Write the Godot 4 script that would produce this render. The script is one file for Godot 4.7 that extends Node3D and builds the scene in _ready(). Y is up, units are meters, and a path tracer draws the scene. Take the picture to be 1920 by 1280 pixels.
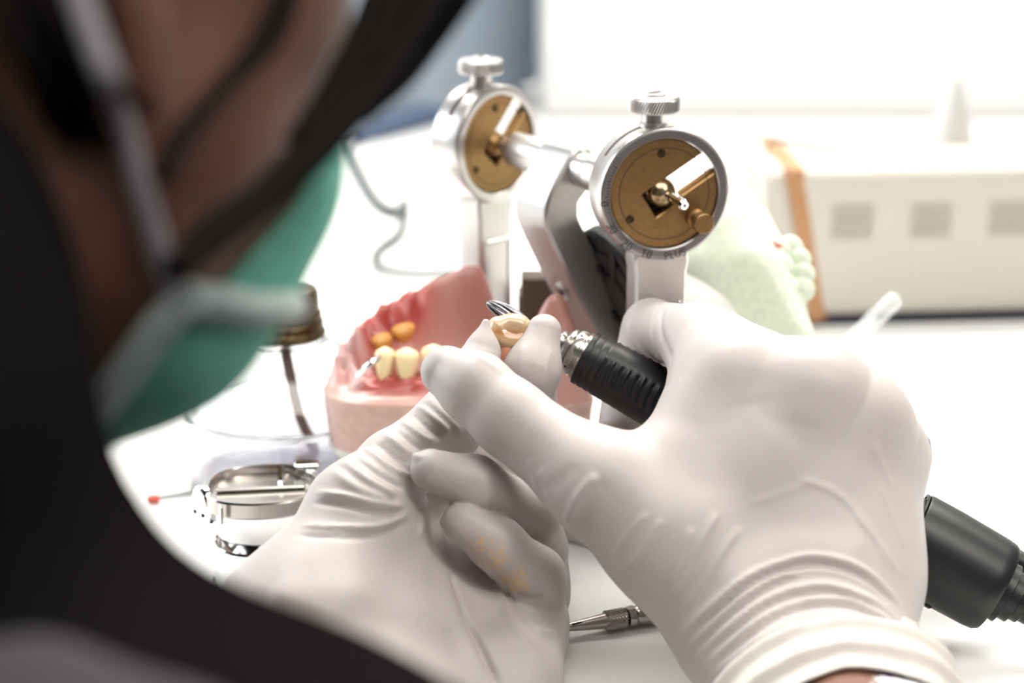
extends Node3D
# A dental technician's bench: gloved hands grind a crown with a handpiece, an articulator and tools behind. Units are metres, y is up, the bench top is y = 0.

const CAM_POS := Vector3(0.0, 0.229, 0.48)
const PITCH := -17.0
const HALF := 11.0                     # half of the vertical field of view, degrees
var focal := 640.0 / tan(deg_to_rad(HALF))
var cam_basis := Basis(Vector3.RIGHT, deg_to_rad(PITCH))
var names := {}
var M := {}

# ---------- measuring: a point of the bench from its bearing (in 1920x1280 units) and its depth along the line of sight
func at(px: float, py: float, d: float) -> Vector3:
	return CAM_POS + cam_basis * Vector3((px - 960.0) / focal * d, -(py - 640.0) / focal * d, -d)

func on_level(px: float, py: float, y: float) -> Vector3:
	var r := cam_basis * Vector3((px - 960.0) / focal, -(py - 640.0) / focal, -1.0)
	return CAM_POS + r * ((y - CAM_POS.y) / r.y)

# ---------- meshes
class MB:
	var v := PackedVector3Array()
	var f := PackedInt32Array()
	var uv := PackedVector2Array()
	var c := PackedColorArray()

	func grid(rows: Array, closed := true, cap0 := false, cap1 := false) -> MB:
		var n: int = rows[0].size()
		var base := v.size()
		for r in rows:
			v.append_array(r)
		var m := rows.size()
		for i in m - 1:
			for j in (n if closed else n - 1):
				var a := base + i * n + j
				var b := base + i * n + (j + 1) % n
				f.append_array([a, b, a + n, b, b + n, a + n])
		for e in 2:
			if (cap0 if e == 0 else cap1):
				var s := base + (0 if e == 0 else (m - 1) * n)
				var mid := Vector3.ZERO
				for j in n:
					mid += v[s + j]
				v.append(mid / n)
				var k := v.size() - 1
				for j in n:
					var a := s + j
					var b := s + (j + 1) % n
					if e == 0:
						f.append_array([a, k, b])
					else:
						f.append_array([a, b, k])
		return self

	func moved(t: Transform3D) -> MB:
		v = t * v
		return self

	func add(o: MB) -> MB:
		var base := v.size()
		v.append_array(o.v)
		for i in o.f:
			f.append(base + i)
		return self

	func oriented() -> void:
		var vol := 0.0
		for i in range(0, f.size(), 3):
			vol += v[f[i]].dot(v[f[i + 1]].cross(v[f[i + 2]]))
		if vol > 0.0:
			for i in range(0, f.size(), 3):
				var t := f[i]
				f[i] = f[i + 1]
				f[i + 1] = t

	func mesh(crease := 40.0, orient := true) -> ArrayMesh:
		if orient:
			oriented()
		var arr := []
		arr.resize(Mesh.ARRAY_MAX)
		var nf := f.size() / 3
		var fn := PackedVector3Array()
		fn.resize(nf)
		for i in nf:
			fn[i] = (v[f[i * 3 + 2]] - v[f[i * 3]]).cross(v[f[i * 3 + 1]] - v[f[i * 3]])
		if crease >= 180.0:
			var nn := PackedVector3Array()
			nn.resize(v.size())
			for i in nf:
				for k in 3:
					nn[f[i * 3 + k]] += fn[i]
			for i in nn.size():
				nn[i] = nn[i].normalized()
			arr[Mesh.ARRAY_VERTEX] = v
			arr[Mesh.ARRAY_NORMAL] = nn
			arr[Mesh.ARRAY_INDEX] = f
			if uv.size() == v.size():
				arr[Mesh.ARRAY_TEX_UV] = uv
			if c.size() == v.size():
				arr[Mesh.ARRAY_COLOR] = c
		else:
			var lim := cos(deg_to_rad(crease))
			var weld := {}
			for i in f.size():
				var q := v[f[i]]
				var key := Vector3i((q * 2.0e6).round())
				if not weld.has(key):
					weld[key] = []
				weld[key].append(i / 3)
			var ov := PackedVector3Array()
			var on := PackedVector3Array()
			var ou := PackedVector2Array()
			var un := PackedVector3Array()
			for n in fn:
				un.append(n.normalized())
			for i in f.size():
				var q := v[f[i]]
				var key := Vector3i((q * 2.0e6).round())
				var s := Vector3.ZERO
				for k: int in weld[key]:
					if un[k].dot(un[i / 3]) > lim:
						s += fn[k]
				ov.append(q)
				on.append(s.normalized() if s.length_squared() > 0.0 else un[i / 3])
				if uv.size() == v.size():
					ou.append(uv[f[i]])
			arr[Mesh.ARRAY_VERTEX] = ov
			arr[Mesh.ARRAY_NORMAL] = on
			if ou.size():
				arr[Mesh.ARRAY_TEX_UV] = ou
		var am := ArrayMesh.new()
		am.add_surface_from_arrays(Mesh.PRIMITIVE_TRIANGLES, arr)
		return am

func ring(r: float, y: float, n: int, wob := 0.0, freq := 0) -> PackedVector3Array:
	var o := PackedVector3Array()
	for j in n:
		var a := TAU * j / n
		var q := r + (wob * cos(freq * a) if freq else 0.0)
		o.append(Vector3(cos(a) * q, y, sin(a) * q))
	return o

func lathe(prof: Array, n := 48) -> MB:            # Vector2(radius, y) from the axis outwards and back, or open
	var rows := []
	for p: Vector2 in prof:
		rows.append(ring(maxf(p.x, 1e-6), p.y, n))
	return MB.new().grid(rows, true, true, true)

func washer(r0: float, r1: float, y0: float, y1: float, bev := 0.0003, n := 64) -> MB:
	return lathe_closed([Vector2(r0, y0 + bev), Vector2(r0 + bev, y0), Vector2(r1 - bev, y0), Vector2(r1, y0 + bev), Vector2(r1, y1 - bev), Vector2(r1 - bev, y1), Vector2(r0 + bev, y1), Vector2(r0, y1 - bev)], n)

func lathe_closed(prof: Array, n := 64) -> MB:      # a profile that closes on itself, away from the axis
	var rows := []
	for p: Vector2 in prof:
		rows.append(ring(p.x, p.y, n))
	rows.append(ring(prof[0].x, prof[0].y, n))
	return MB.new().grid(rows, true)

func tube(pts: Array, rad: Array, n := 16, flat := 1.0, side := Vector3.ZERO) -> MB:
	var rows := []
	var x := Vector3.ZERO
	for i in pts.size():
		var t: Vector3 = ((pts[mini(i + 1, pts.size() - 1)] as Vector3) - (pts[maxi(i - 1, 0)] as Vector3)).normalized()
		if i == 0:
			x = side if side != Vector3.ZERO else (Vector3.UP if absf(t.y) < 0.9 else Vector3.RIGHT)
		x = (x - t * x.dot(t)).normalized()
		var y := t.cross(x)
		var row := PackedVector3Array()
		var r: float = rad[mini(i, rad.size() - 1)]
		for j in n:
			var a := TAU * j / n
			row.append(pts[i] + (x * cos(a) + y * sin(a) * flat) * r)
		rows.append(row)
	return MB.new().grid(rows, true, true, true)

func spline(pts: Array, per := 8) -> Array:
	var o := []
	for i in pts.size() - 1:
		var a = pts[maxi(i - 1, 0)]
		var b = pts[i]
		var c = pts[i + 1]
		var d = pts[mini(i + 2, pts.size() - 1)]
		for k in per:
			var t := float(k) / per
			o.append((b * 2.0 + (c - a) * t + (a * 2.0 - b * 5.0 + c * 4.0 - d) * t * t + (b * 3.0 - a - c * 3.0 + d) * t * t * t) * 0.5)
	o.append(pts[-1])
	return o

func extrude(poly: PackedVector2Array, depth: float, bev := 0.0004) -> MB:     # along z, from 0 to depth
	var n := poly.size()
	var area := 0.0
	for i in n:
		area += poly[i].cross(poly[(i + 1) % n])
	if area < 0.0:
		poly.reverse()
	var inner := PackedVector2Array()
	for i in n:
		var e0 := (poly[i] - poly[(i + n - 1) % n]).normalized()
		var e1 := (poly[(i + 1) % n] - poly[i]).normalized()
		var m := (Vector2(-e0.y, e0.x) + Vector2(-e1.y, e1.x))
		m = m / maxf(0.35, m.length_squared() * 0.5)
		inner.append(poly[i] + m * bev)
	var rows := []
	for k in 4:
		var row := PackedVector3Array()
		var src := inner if k == 0 or k == 3 else poly
		for q in src:
			row.append(Vector3(q.x, q.y, [0.0, bev, depth - bev, depth][k]))
		rows.append(row)
	var b := MB.new().grid(rows, true)
	var tri := Geometry2D.triangulate_polygon(inner)
	for i in range(0, tri.size(), 3):
		b.f.append_array([tri[i], tri[i + 2], tri[i + 1]])
		b.f.append_array([3 * n + tri[i], 3 * n + tri[i + 1], 3 * n + tri[i + 2]])
	return b

func rrect(w: float, h: float, r: float, seg := 4) -> PackedVector2Array:
	var o := PackedVector2Array()
	for k in 4:
		var cx := (w / 2 - r) * (1 if k == 0 or k == 3 else -1)
		var cy := (h / 2 - r) * (1 if k < 2 else -1)
		for j in seg + 1:
			var a := PI / 2 * (k + float(j) / seg)
			o.append(Vector2(cx + cos(a) * r, cy + sin(a) * r))
	return o

func block(size: Vector3, r := 0.001, bev := 0.0006) -> MB:                     # centred, standing on y = 0
	var b := extrude(rrect(size.x, size.z, minf(r, minf(size.x, size.z) * 0.49)), size.y, bev)
	return b.moved(Transform3D(Basis(Vector3.RIGHT, Vector3.FORWARD, Vector3.UP), Vector3.ZERO))

func frame(y: Vector3, hint := Vector3.UP) -> Basis:                            # a basis whose y axis is the given one
	y = y.normalized()
	var x := y.cross(hint)
	if x.length() < 0.01:
		x = y.cross(Vector3.RIGHT)
	x = x.normalized()
	return Basis(x, y, x.cross(y))

# ---------- naming
func numbered(n: String) -> String:
	names[n] = names.get(n, -1) + 1
	return n if names[n] == 0 else "%s_%03d" % [n, names[n]]

func thing(called: String, label: String, category: String, where := Vector3.ZERO, group := "") -> Node3D:
	var o := Node3D.new()
	o.name = numbered(called)
	add_child(o)
	o.position = where
	tag(o, label, category, group)
	return o

func tag(o: Node, label: String, category: String, group := "") -> void:
	o.set_meta("label", label)
	o.set_meta("category", category)
	if group:
		o.set_meta("group", group)

func part(called: String, b, mat: Material, parent: Node = self, crease := 40.0, label := "") -> MeshInstance3D:
	var o := MeshInstance3D.new()
	o.name = called if parent != self else numbered(called)
	if b is MB:
		if parent is Node3D and parent != self:
			var gp := Transform3D()
			var q: Node = parent
			while q is Node3D and q != self:
				gp = q.transform * gp
				q = q.get_parent()
			b.moved(gp.affine_inverse())         # shapes are given in the scene's axes
		o.mesh = b.mesh(crease)
	else:
		o.mesh = b
	o.material_override = mat
	parent.add_child(o, true)
	if label:
		o.set_meta("label", label)
	return o

func struct(called: String, b: MB, mat: Material, label: String, crease := 40.0) -> MeshInstance3D:
	var o := part(called, b, mat, self, crease)
	o.set_meta("kind", "structure")
	o.set_meta("label", label)
	return o

func mat(col: Color, rough := 0.5, metal := 0.0) -> StandardMaterial3D:
	var m := StandardMaterial3D.new()
	m.albedo_color = col
	m.roughness = rough
	m.metallic = metal
	return m

func noise_tex(freq: float, seed_: int, size := 256, octaves := 4, ramp: Gradient = null, normal := false, bump := 4.0) -> NoiseTexture2D:
	var n := FastNoiseLite.new()
	n.seed = seed_
	n.frequency = freq
	n.fractal_octaves = octaves
	var t := NoiseTexture2D.new()
	t.width = size
	t.height = size
	t.seamless = true
	t.noise = n
	if ramp:
		t.color_ramp = ramp
	if normal:
		t.as_normal_map = true
		t.bump_strength = bump
	return t

func ramp2(a: Color, b: Color) -> Gradient:
	var g := Gradient.new()
	g.set_color(0, a)
	g.set_color(1, b)
	return g

func tri(m: StandardMaterial3D, scale: float) -> StandardMaterial3D:
	m.uv1_triplanar = true
	m.uv1_scale = Vector3.ONE * scale
	return m

# ---------- soft bodies: tapered bones joined by a smooth minimum, meshed as surface nets
class Soft:
	var A := PackedVector3Array()
	var D := PackedVector3Array()
	var LL := PackedFloat32Array()
	var RA := PackedFloat32Array()
	var DR := PackedFloat32Array()
	var G := PackedInt32Array()
	var far_ := PackedByteArray()
	var N := PackedVector3Array()
	var SQ := PackedFloat32Array()
	var k_palm := 0.010
	var k_finger := 0.004
	var k_root := 0.007
	var cut_n := PackedVector3Array()
	var cut_d := PackedFloat32Array()
	var all := PackedInt32Array()
	var v := PackedVector3Array()
	var f := PackedInt32Array()
	var c := PackedColorArray()

	func bone(a: Vector3, ra: float, b: Vector3, rb: float, g := 0, distal := false, n := Vector3.ZERO, sq := 0.0) -> Soft:
		var d := b - a
		d += n * d.dot(n) * sq
		A.append(a)
		D.append(d)
		LL.append(1.0 / maxf(d.length_squared(), 1e-12))
		RA.append(ra)
		DR.append(rb - ra)
		G.append(g)
		far_.append(1 if distal else 0)
		N.append(n)
		SQ.append(sq)
		all.append(all.size())
		return self

	func one(i: int, p: Vector3) -> float:
		var pa := p - A[i]
		if SQ[i] != 0.0:
			pa += N[i] * (pa.dot(N[i]) * SQ[i])
		var h := clampf(pa.dot(D[i]) * LL[i], 0.0, 1.0)
		return (pa - D[i] * h).length() - RA[i] - DR[i] * h

	func ev(p: Vector3, ids: PackedInt32Array) -> float:
		var palm := 1.0
		var best := 1.0
		var cur := 0
		var prox := 1.0
		var whole := 1.0
		for i in ids:
			var pa := p - A[i]
			if SQ[i] != 0.0:
				pa += N[i] * (pa.dot(N[i]) * SQ[i])
			var h := clampf(pa.dot(D[i]) * LL[i], 0.0, 1.0)
			var d := (pa - D[i] * h).length() - RA[i] - DR[i] * h
			var g := G[i]
			if g == 0:
				var q := maxf(k_palm - absf(palm - d), 0.0)
				palm = minf(palm, d) - q * q * 0.25 / k_palm
			else:
				if g != cur:
					if cur:
						var q := maxf(k_root - absf(palm - prox), 0.0)
						best = minf(minf(best, whole), minf(palm, prox) - q * q * 0.25 / k_root)
					cur = g
					prox = 1.0
					whole = 1.0
				var w := maxf(k_finger - absf(whole - d), 0.0)
				whole = minf(whole, d) - w * w * 0.25 / k_finger
				if far_[i] == 0:
					w = maxf(k_finger - absf(prox - d), 0.0)
					prox = minf(prox, d) - w * w * 0.25 / k_finger
		if cur:
			var q := maxf(k_root - absf(palm - prox), 0.0)
			best = minf(minf(best, whole), minf(palm, prox) - q * q * 0.25 / k_root)
		best = minf(best, palm)
		for i in cut_d.size():
			var q := p.dot(cut_n[i]) - cut_d[i]
			best = maxf(best, q)
		return best

	func cut(point: Vector3, normal: Vector3) -> void:        # takes away what lies on the normal's side
		cut_n.append(normal.normalized())
		cut_d.append(point.dot(normal.normalized()))

	func march(o: Vector3, dir: Vector3, start := 0.2) -> Vector3:
		var t := start
		for i in 90:
			var d := ev(o + dir * t, all)
			if d < 0.00005:
				break
			t += d * 0.8
			if t > 1.2:
				return Vector3.INF
		return o + dir * t

	func build(cell: float) -> void:
		var lo := Vector3.INF
		var hi := -Vector3.INF
		for i in A.size():
			var r := maxf(RA[i], RA[i] + DR[i]) + 3.0 * cell
			for e: Vector3 in [A[i], A[i] + D[i]]:
				lo = lo.min(e - Vector3.ONE * r)
				hi = hi.max(e + Vector3.ONE * r)
		var side := 8.0 * cell
		var nb := Vector3i(((hi - lo) / side).ceil())
		var rad := side * 0.87
		var cells := {}
		var quads := PackedInt64Array()
		var val := PackedFloat32Array()
		val.resize(729)
		var slack := maxf(k_palm, k_root)
		for bx in nb.x:
			for by in nb.y:
				for bz in nb.z:
					var org := lo + Vector3(bx, by, bz) * side
					var mid := org + Vector3.ONE * side * 0.5
					var ids := PackedInt32Array()
					var near := 1.0
					var ds := PackedFloat32Array()
					for i in all:
						var d := one(i, mid)
						ds.append(d)
						near = minf(near, d)
					if near > rad * 1.5 + slack:
						continue
					for i in all:
						if ds[i] < maxf(near, 0.0) + 2.6 * rad + 3.0 * slack:
							ids.append(i)
					if absf(ev(mid, ids)) > rad * 1.7:
						continue
					var n := 0
					var neg := 0
					for x in 9:
						for y in 9:
							for z in 9:
								var d := ev(lo + Vector3(bx * 8 + x, by * 8 + y, bz * 8 + z) * cell, ids)
								val[n] = d
								if d < 0.0:
									neg += 1
								n += 1
					if neg == 0 or neg == 729:
						continue
					for x in 8:
						for y in 8:
							for z in 8:
								var b := x * 81 + y * 9 + z
								var v0 := val[b]
								var s := v0 < 0.0
								var gx := bx * 8 + x
								var gy := by * 8 + y
								var gz := bz * 8 + z
								var key := (gx * 4096 + gy) * 4096 + gz
								var sx := val[b + 81] < 0.0
								var sy := val[b + 9] < 0.0
								var sz := val[b + 1] < 0.0
								if s != sx:
									quads.append_array([key, 0, 1 if s else 0])
								if s != sy:
									quads.append_array([key, 1, 1 if s else 0])
								if s != sz:
									quads.append_array([key, 2, 1 if s else 0])
								if s == sx and s == sy and s == sz and s == (val[b + 90] < 0.0) and s == (val[b + 82] < 0.0) and s == (val[b + 10] < 0.0) and s == (val[b + 91] < 0.0):
									continue
								var p := Vector3.ZERO
								var m := 0
								for e in 12:
									var ax := e / 4
									var u := e % 2
									var w := (e / 2) % 2
									var o0 := [Vector3i(0, u, w), Vector3i(u, 0, w), Vector3i(u, w, 0)][ax] as Vector3i
									var i0 := b + o0.x * 81 + o0.y * 9 + o0.z
									var i1: int = i0 + [81, 9, 1][ax]
									var a0 := val[i0]
									var a1 := val[i1]
									if (a0 < 0.0) != (a1 < 0.0):
										var q := Vector3(o0)
										q[ax] += a0 / (a0 - a1)
										p += q
										m += 1
								p = org + (Vector3(x, y, z) + p / m) * cell
								var h := cell * 0.35
								for step in 2:
									var d0 := ev(p, ids)
									var g := Vector3(ev(p + Vector3(h, 0, 0), ids) - d0, ev(p + Vector3(0, h, 0), ids) - d0, ev(p + Vector3(0, 0, h), ids) - d0) / h
									var mv := g * (d0 / maxf(g.length_squared(), 0.2))
									p -= mv.limit_length(cell * 0.6)
								cells[key] = v.size()
								v.append(p)
		var st := [4096 * 4096, 4096, 1]
		for i in range(0, quads.size(), 3):
			var key := quads[i]
			var ax := quads[i + 1]
			var du: int = st[(ax + 1) % 3]
			var dv: int = st[(ax + 2) % 3]
			var a: int = cells.get(key, -1)
			var b: int = cells.get(key - du, -1)
			var cc: int = cells.get(key - du - dv, -1)
			var d: int = cells.get(key - dv, -1)
			if a < 0 or b < 0 or cc < 0 or d < 0:
				continue
			if quads[i + 2]:
				f.append_array([a, cc, b, a, d, cc])
			else:
				f.append_array([a, b, cc, a, cc, d])

	func normals() -> PackedVector3Array:
		var nn := PackedVector3Array()
		nn.resize(v.size())
		for i in range(0, f.size(), 3):
			var q := (v[f[i + 2]] - v[f[i]]).cross(v[f[i + 1]] - v[f[i]])
			nn[f[i]] += q
			nn[f[i + 1]] += q
			nn[f[i + 2]] += q
		for i in nn.size():
			nn[i] = nn[i].normalized()
		return nn

	func folds(list: Array) -> void:                        # [points, width, height] each: a crease or ridge of the surface
		var nn := normals()
		var off := PackedFloat32Array()
		off.resize(v.size())
		for fo: Array in list:
			var pts: Array = fo[0]
			var w: float = fo[1]
			var box := AABB(pts[0], Vector3.ZERO)
			for p: Vector3 in pts:
				box = box.expand(p)
			box = box.grow(2.4 * w)
			var last := float(pts.size() - 1)
			for i in v.size():
				if not box.has_point(v[i]):
					continue
				var p := v[i]
				var best := 1.0
				var where := 0.0
				for k in pts.size() - 1:
					var a: Vector3 = pts[k]
					var d: Vector3 = pts[k + 1] - a
					var h := clampf((p - a).dot(d) / maxf(d.length_squared(), 1e-12), 0.0, 1.0)
					var dist := (p - a - d * h).length()
					if dist < best:
						best = dist
						where = k + h
				if best < 2.4 * w:
					var t := where / last
					off[i] += fo[2] * exp(-best * best / (w * w)) * smoothstep(0.0, 0.18, t) * smoothstep(0.0, 0.18, 1.0 - t)
		for i in v.size():
			v[i] += nn[i] * off[i]

	func out() -> MB:
		var b := MB.new()
		b.v = v
		b.f = f
		b.c = c
		return b

func _ready() -> void:
	setup()
	materials()
	M.tooth_far = mat(Color(0.80, 0.57, 0.29), 0.25)
	M.tube = mat(Color(0.95, 0.96, 0.97, 0.22), 0.1)
	M.tube.transparency = BaseMaterial3D.TRANSPARENCY_ALPHA
	M.unit_mid = mat(Color(0.73, 0.71, 0.67), 0.6)
	M.unit_wire = mat(Color(0.35, 0.32, 0.30), 0.5)
	M.solid_glass = mat(Color(0.985, 0.99, 0.99, 0.0), 0.01)
	M.solid_glass.refraction_enabled = true
	M.solid_glass.refraction_scale = 0.05
	lamps()
	fill_lamp()
	room()
	person()
	handpiece()
	crown_piece()
	articulator()
	lower_cast()
	upper_cast()
	spirit_lamp()
	wax_tin()
	control_unit()
	back_things()
	scaler()
	hanging_cable()
	small_things()

func setup() -> void:
	var cam := Camera3D.new()
	cam.name = "camera"
	var lens := CameraAttributesPhysical.new()
	lens.frustum_focal_length = 17.5 / tan(deg_to_rad(HALF))
	lens.frustum_focus_distance = 0.488
	lens.frustum_near = 0.02
	lens.frustum_far = 20.0
	lens.exposure_aperture = 10.8
	cam.attributes = lens
	cam.fov = 2.0 * HALF
	cam.near = 0.02
	cam.far = 20.0
	add_child(cam)
	cam.transform = Transform3D(cam_basis, CAM_POS)
	cam.current = true
	var env := Environment.new()
	env.background_mode = Environment.BG_COLOR
	env.background_color = Color(0.9, 0.92, 0.95)
	env.background_energy_multiplier = 1.0
	env.tonemap_mode = Environment.TONE_MAPPER_LINEAR
	env.tonemap_exposure = 1.18
	env.sdfgi_enabled = true
	env.ssao_enabled = true
	env.ssil_enabled = true
	var we := WorldEnvironment.new()
	we.name = "surroundings"
	we.environment = env
	add_child(we)

# ---------- materials
func materials() -> void:
	M.bench = mat(Color(0.93, 0.93, 0.92), 0.55)
	M.wall = mat(Color(0.9, 0.9, 0.89), 0.9)
	M.wall_grey = mat(Color(0.34, 0.34, 0.35), 0.9)
	M.floor = mat(Color(0.5, 0.52, 0.54), 0.7)
	M.alu = tri(mat(Color(0.80, 0.785, 0.775), 0.36, 0.95), 60.0)
	M.alu.roughness_texture = noise_tex(0.06, 3, 256, 4, ramp2(Color(0.75, 0.75, 0.75), Color(1, 1, 1)))
	M.alu_dull = tri(mat(Color(0.74, 0.72, 0.70), 0.5, 0.9), 60.0)
	M.alu_dull.roughness_texture = M.alu.roughness_texture
	M.scale = mat(Color(0.52, 0.505, 0.51), 0.42, 0.9)
	M.ink = mat(Color(0.10, 0.095, 0.10), 0.6)
	M.chrome = mat(Color(0.88, 0.88, 0.88), 0.1, 1.0)
	M.carbide = mat(Color(0.50, 0.50, 0.52), 0.14, 1.0)
	M.steel = mat(Color(0.72, 0.70, 0.68), 0.24, 1.0)
	M.arm = tri(mat(Color(0.70, 0.69, 0.685), 0.42, 0.85), 60.0)
	M.arm.roughness_texture = M.alu.roughness_texture
	M.brass = tri(mat(Color(0.61, 0.485, 0.32), 0.40, 0.9), 90.0)
	M.brass.albedo_texture = noise_tex(0.02, 8, 256, 4, ramp2(Color(0.90, 0.88, 0.86), Color(1, 1, 1)))
	M.old_brass = tri(mat(Color(0.50, 0.43, 0.28), 0.45, 0.85), 50.0)
	M.old_brass.albedo_texture = noise_tex(0.05, 9, 256, 4, ramp2(Color(0.2, 0.17, 0.15), Color(1, 1, 1)))
	M.dark = mat(Color(0.02, 0.02, 0.02), 0.7)
	M.black_plate = mat(Color(0.045, 0.05, 0.06), 0.5)
	M.rubber = tri(mat(Color(0.045, 0.045, 0.05), 0.48), 120.0)
	M.rubber.roughness_texture = noise_tex(0.05, 4, 256, 4, ramp2(Color(0.8, 0.8, 0.8), Color(1, 1, 1)))
	M.black_case = mat(Color(0.05, 0.052, 0.056), 0.42)
	M.taupe = mat(Color(0.36, 0.31, 0.27), 0.7)
	M.glass = mat(Color(0.95, 0.96, 0.97, 0.07), 0.03)
	M.glass.transparency = BaseMaterial3D.TRANSPARENCY_ALPHA
	M.spirit = mat(Color(0.88, 0.78, 0.95, 0.16), 0.05)
	M.spirit.transparency = BaseMaterial3D.TRANSPARENCY_ALPHA
	M.wick = tri(mat(Color(0.97, 0.82, 0.74), 0.9), 300.0)
	M.wick.albedo_texture = noise_tex(0.08, 2, 128)
	M.pink_stone = tri(mat(Color(0.89, 0.76, 0.72), 0.75), 40.0)
	M.pink_stone.albedo_texture = noise_tex(0.02, 21, 256, 4, ramp2(Color(0.9, 0.88, 0.87), Color(1, 1, 1)))
	M.gum = mat(Color.WHITE, 0.28)
	M.gum.vertex_color_use_as_albedo = true
	M.plaster = tri(mat(Color(0.90, 0.885, 0.86), 0.85), 30.0)
	M.plaster.albedo_texture = noise_tex(0.03, 22, 256, 4, ramp2(Color(0.92, 0.92, 0.92), Color(1, 1, 1)))
	M.green_stone = tri(mat(Color(0.86, 0.90, 0.82), 0.8), 40.0)
	M.green_stone.albedo_texture = noise_tex(0.03, 23, 256, 4, ramp2(Color(0.9, 0.9, 0.9), Color(1, 1, 1)))
	M.tooth = mat(Color(0.94, 0.87, 0.68), 0.25)
	M.tooth.subsurf_scatter_enabled = true
	M.tooth.subsurf_scatter_strength = 0.06
	M.crown = mat(Color.WHITE, 0.16)
	M.crown.vertex_color_use_as_albedo = true
	M.crown.clearcoat_enabled = true
	M.crown.clearcoat = 0.6
	M.crown.clearcoat_roughness = 0.05
	M.base_resin = mat(Color(0.88, 0.62, 0.52), 0.4)
	M.glove = tri(mat(Color.WHITE, 0.5), 220.0)
	M.glove.vertex_color_use_as_albedo = true
	M.glove.normal_enabled = true
	M.glove.normal_scale = 0.10
	M.glove.normal_texture = noise_tex(0.09, 31, 256, 3, null, true, 3.0)
	M.cuff = tri(mat(Color(0.80, 0.775, 0.745), 0.5), 120.0)
	M.cuff.normal_enabled = true
	M.cuff.normal_scale = 0.15
	M.cuff.normal_texture = M.glove.normal_texture
	M.skin = tri(mat(Color(0.47, 0.322, 0.255), 0.6), 60.0)  # darker than the real skin, with the shade on the face mixed in
	M.skin.albedo_texture = noise_tex(0.03, 41, 256, 4, ramp2(Color(0.88, 0.84, 0.82), Color(1, 1, 1)))
	M.hair = mat(Color(0.085, 0.068, 0.06), 0.7)
	M.hair.metallic_specular = 0.25
	M.mask = tri(mat(Color(0.52, 0.84, 0.75), 0.85), 300.0)
	M.mask.albedo_texture = noise_tex(0.04, 42, 256, 3, ramp2(Color(0.88, 0.9, 0.9), Color(1, 1, 1)))
	M.hem = mat(Color(0.74, 0.79, 0.78), 0.85)
	M.loop = mat(Color(0.66, 0.64, 0.66), 0.8)
	M.black_cloth = tri(mat(Color(0.13, 0.12, 0.122), 0.95), 200.0)
	M.black_cloth.specular_mode = BaseMaterial3D.SPECULAR_DISABLED
	M.black_cloth.albedo_texture = noise_tex(0.06, 43, 256, 3, ramp2(Color(0.6, 0.6, 0.6), Color(1, 1, 1)))
	M.shaded_white_cloth = mat(Color(0.24, 0.222, 0.24), 0.95)  # white coat cloth with its shade mixed into the colour
	M.white_cloth = tri(mat(Color(0.92, 0.92, 0.94), 0.95), 200.0)
	M.unit = mat(Color(0.765, 0.745, 0.705), 0.7)
	M.unit_dark = mat(Color(0.69, 0.67, 0.63), 0.7)
	M.tape = tri(mat(Color(0.76, 0.57, 0.40), 0.5), 30.0)
	M.tape.albedo_texture = noise_tex(0.02, 44, 256, 3, ramp2(Color(0.85, 0.83, 0.8), Color(1, 1, 1)))
	M.navy = mat(Color(0.09, 0.12, 0.18), 0.6)
	M.blue_grey = mat(Color(0.66, 0.715, 0.77), 0.6)
	M.blue_dark = mat(Color(0.30, 0.37, 0.48), 0.7)
	M.cabinet = mat(Color(0.95, 0.95, 0.95), 0.5)
	M.cable = mat(Color(0.27, 0.29, 0.29), 0.5)
	M.red = mat(Color(0.82, 0.36, 0.30), 0.4)
	M.pale_grey = mat(Color(0.82, 0.82, 0.81), 0.6)
	M.window = mat(Color(0.9, 0.95, 1.0), 0.3)
	M.window.emission_enabled = true
	M.window.emission = Color(0.94, 0.97, 1.0)
	M.window.emission_energy_multiplier = 3.0
	M.lamp = mat(Color(0.9, 0.9, 0.9), 0.5)
	M.lamp.emission_enabled = true
	M.lamp.emission = Color(1.0, 0.98, 0.95)
	M.lamp.emission_energy_multiplier = 4.0

func cube(lo: Vector3, hi: Vector3) -> MB:
	return block(hi - lo, 0.001, 0.0005).moved(Transform3D(Basis(), Vector3((lo.x + hi.x) / 2, lo.y, (lo.z + hi.z) / 2)))

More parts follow.
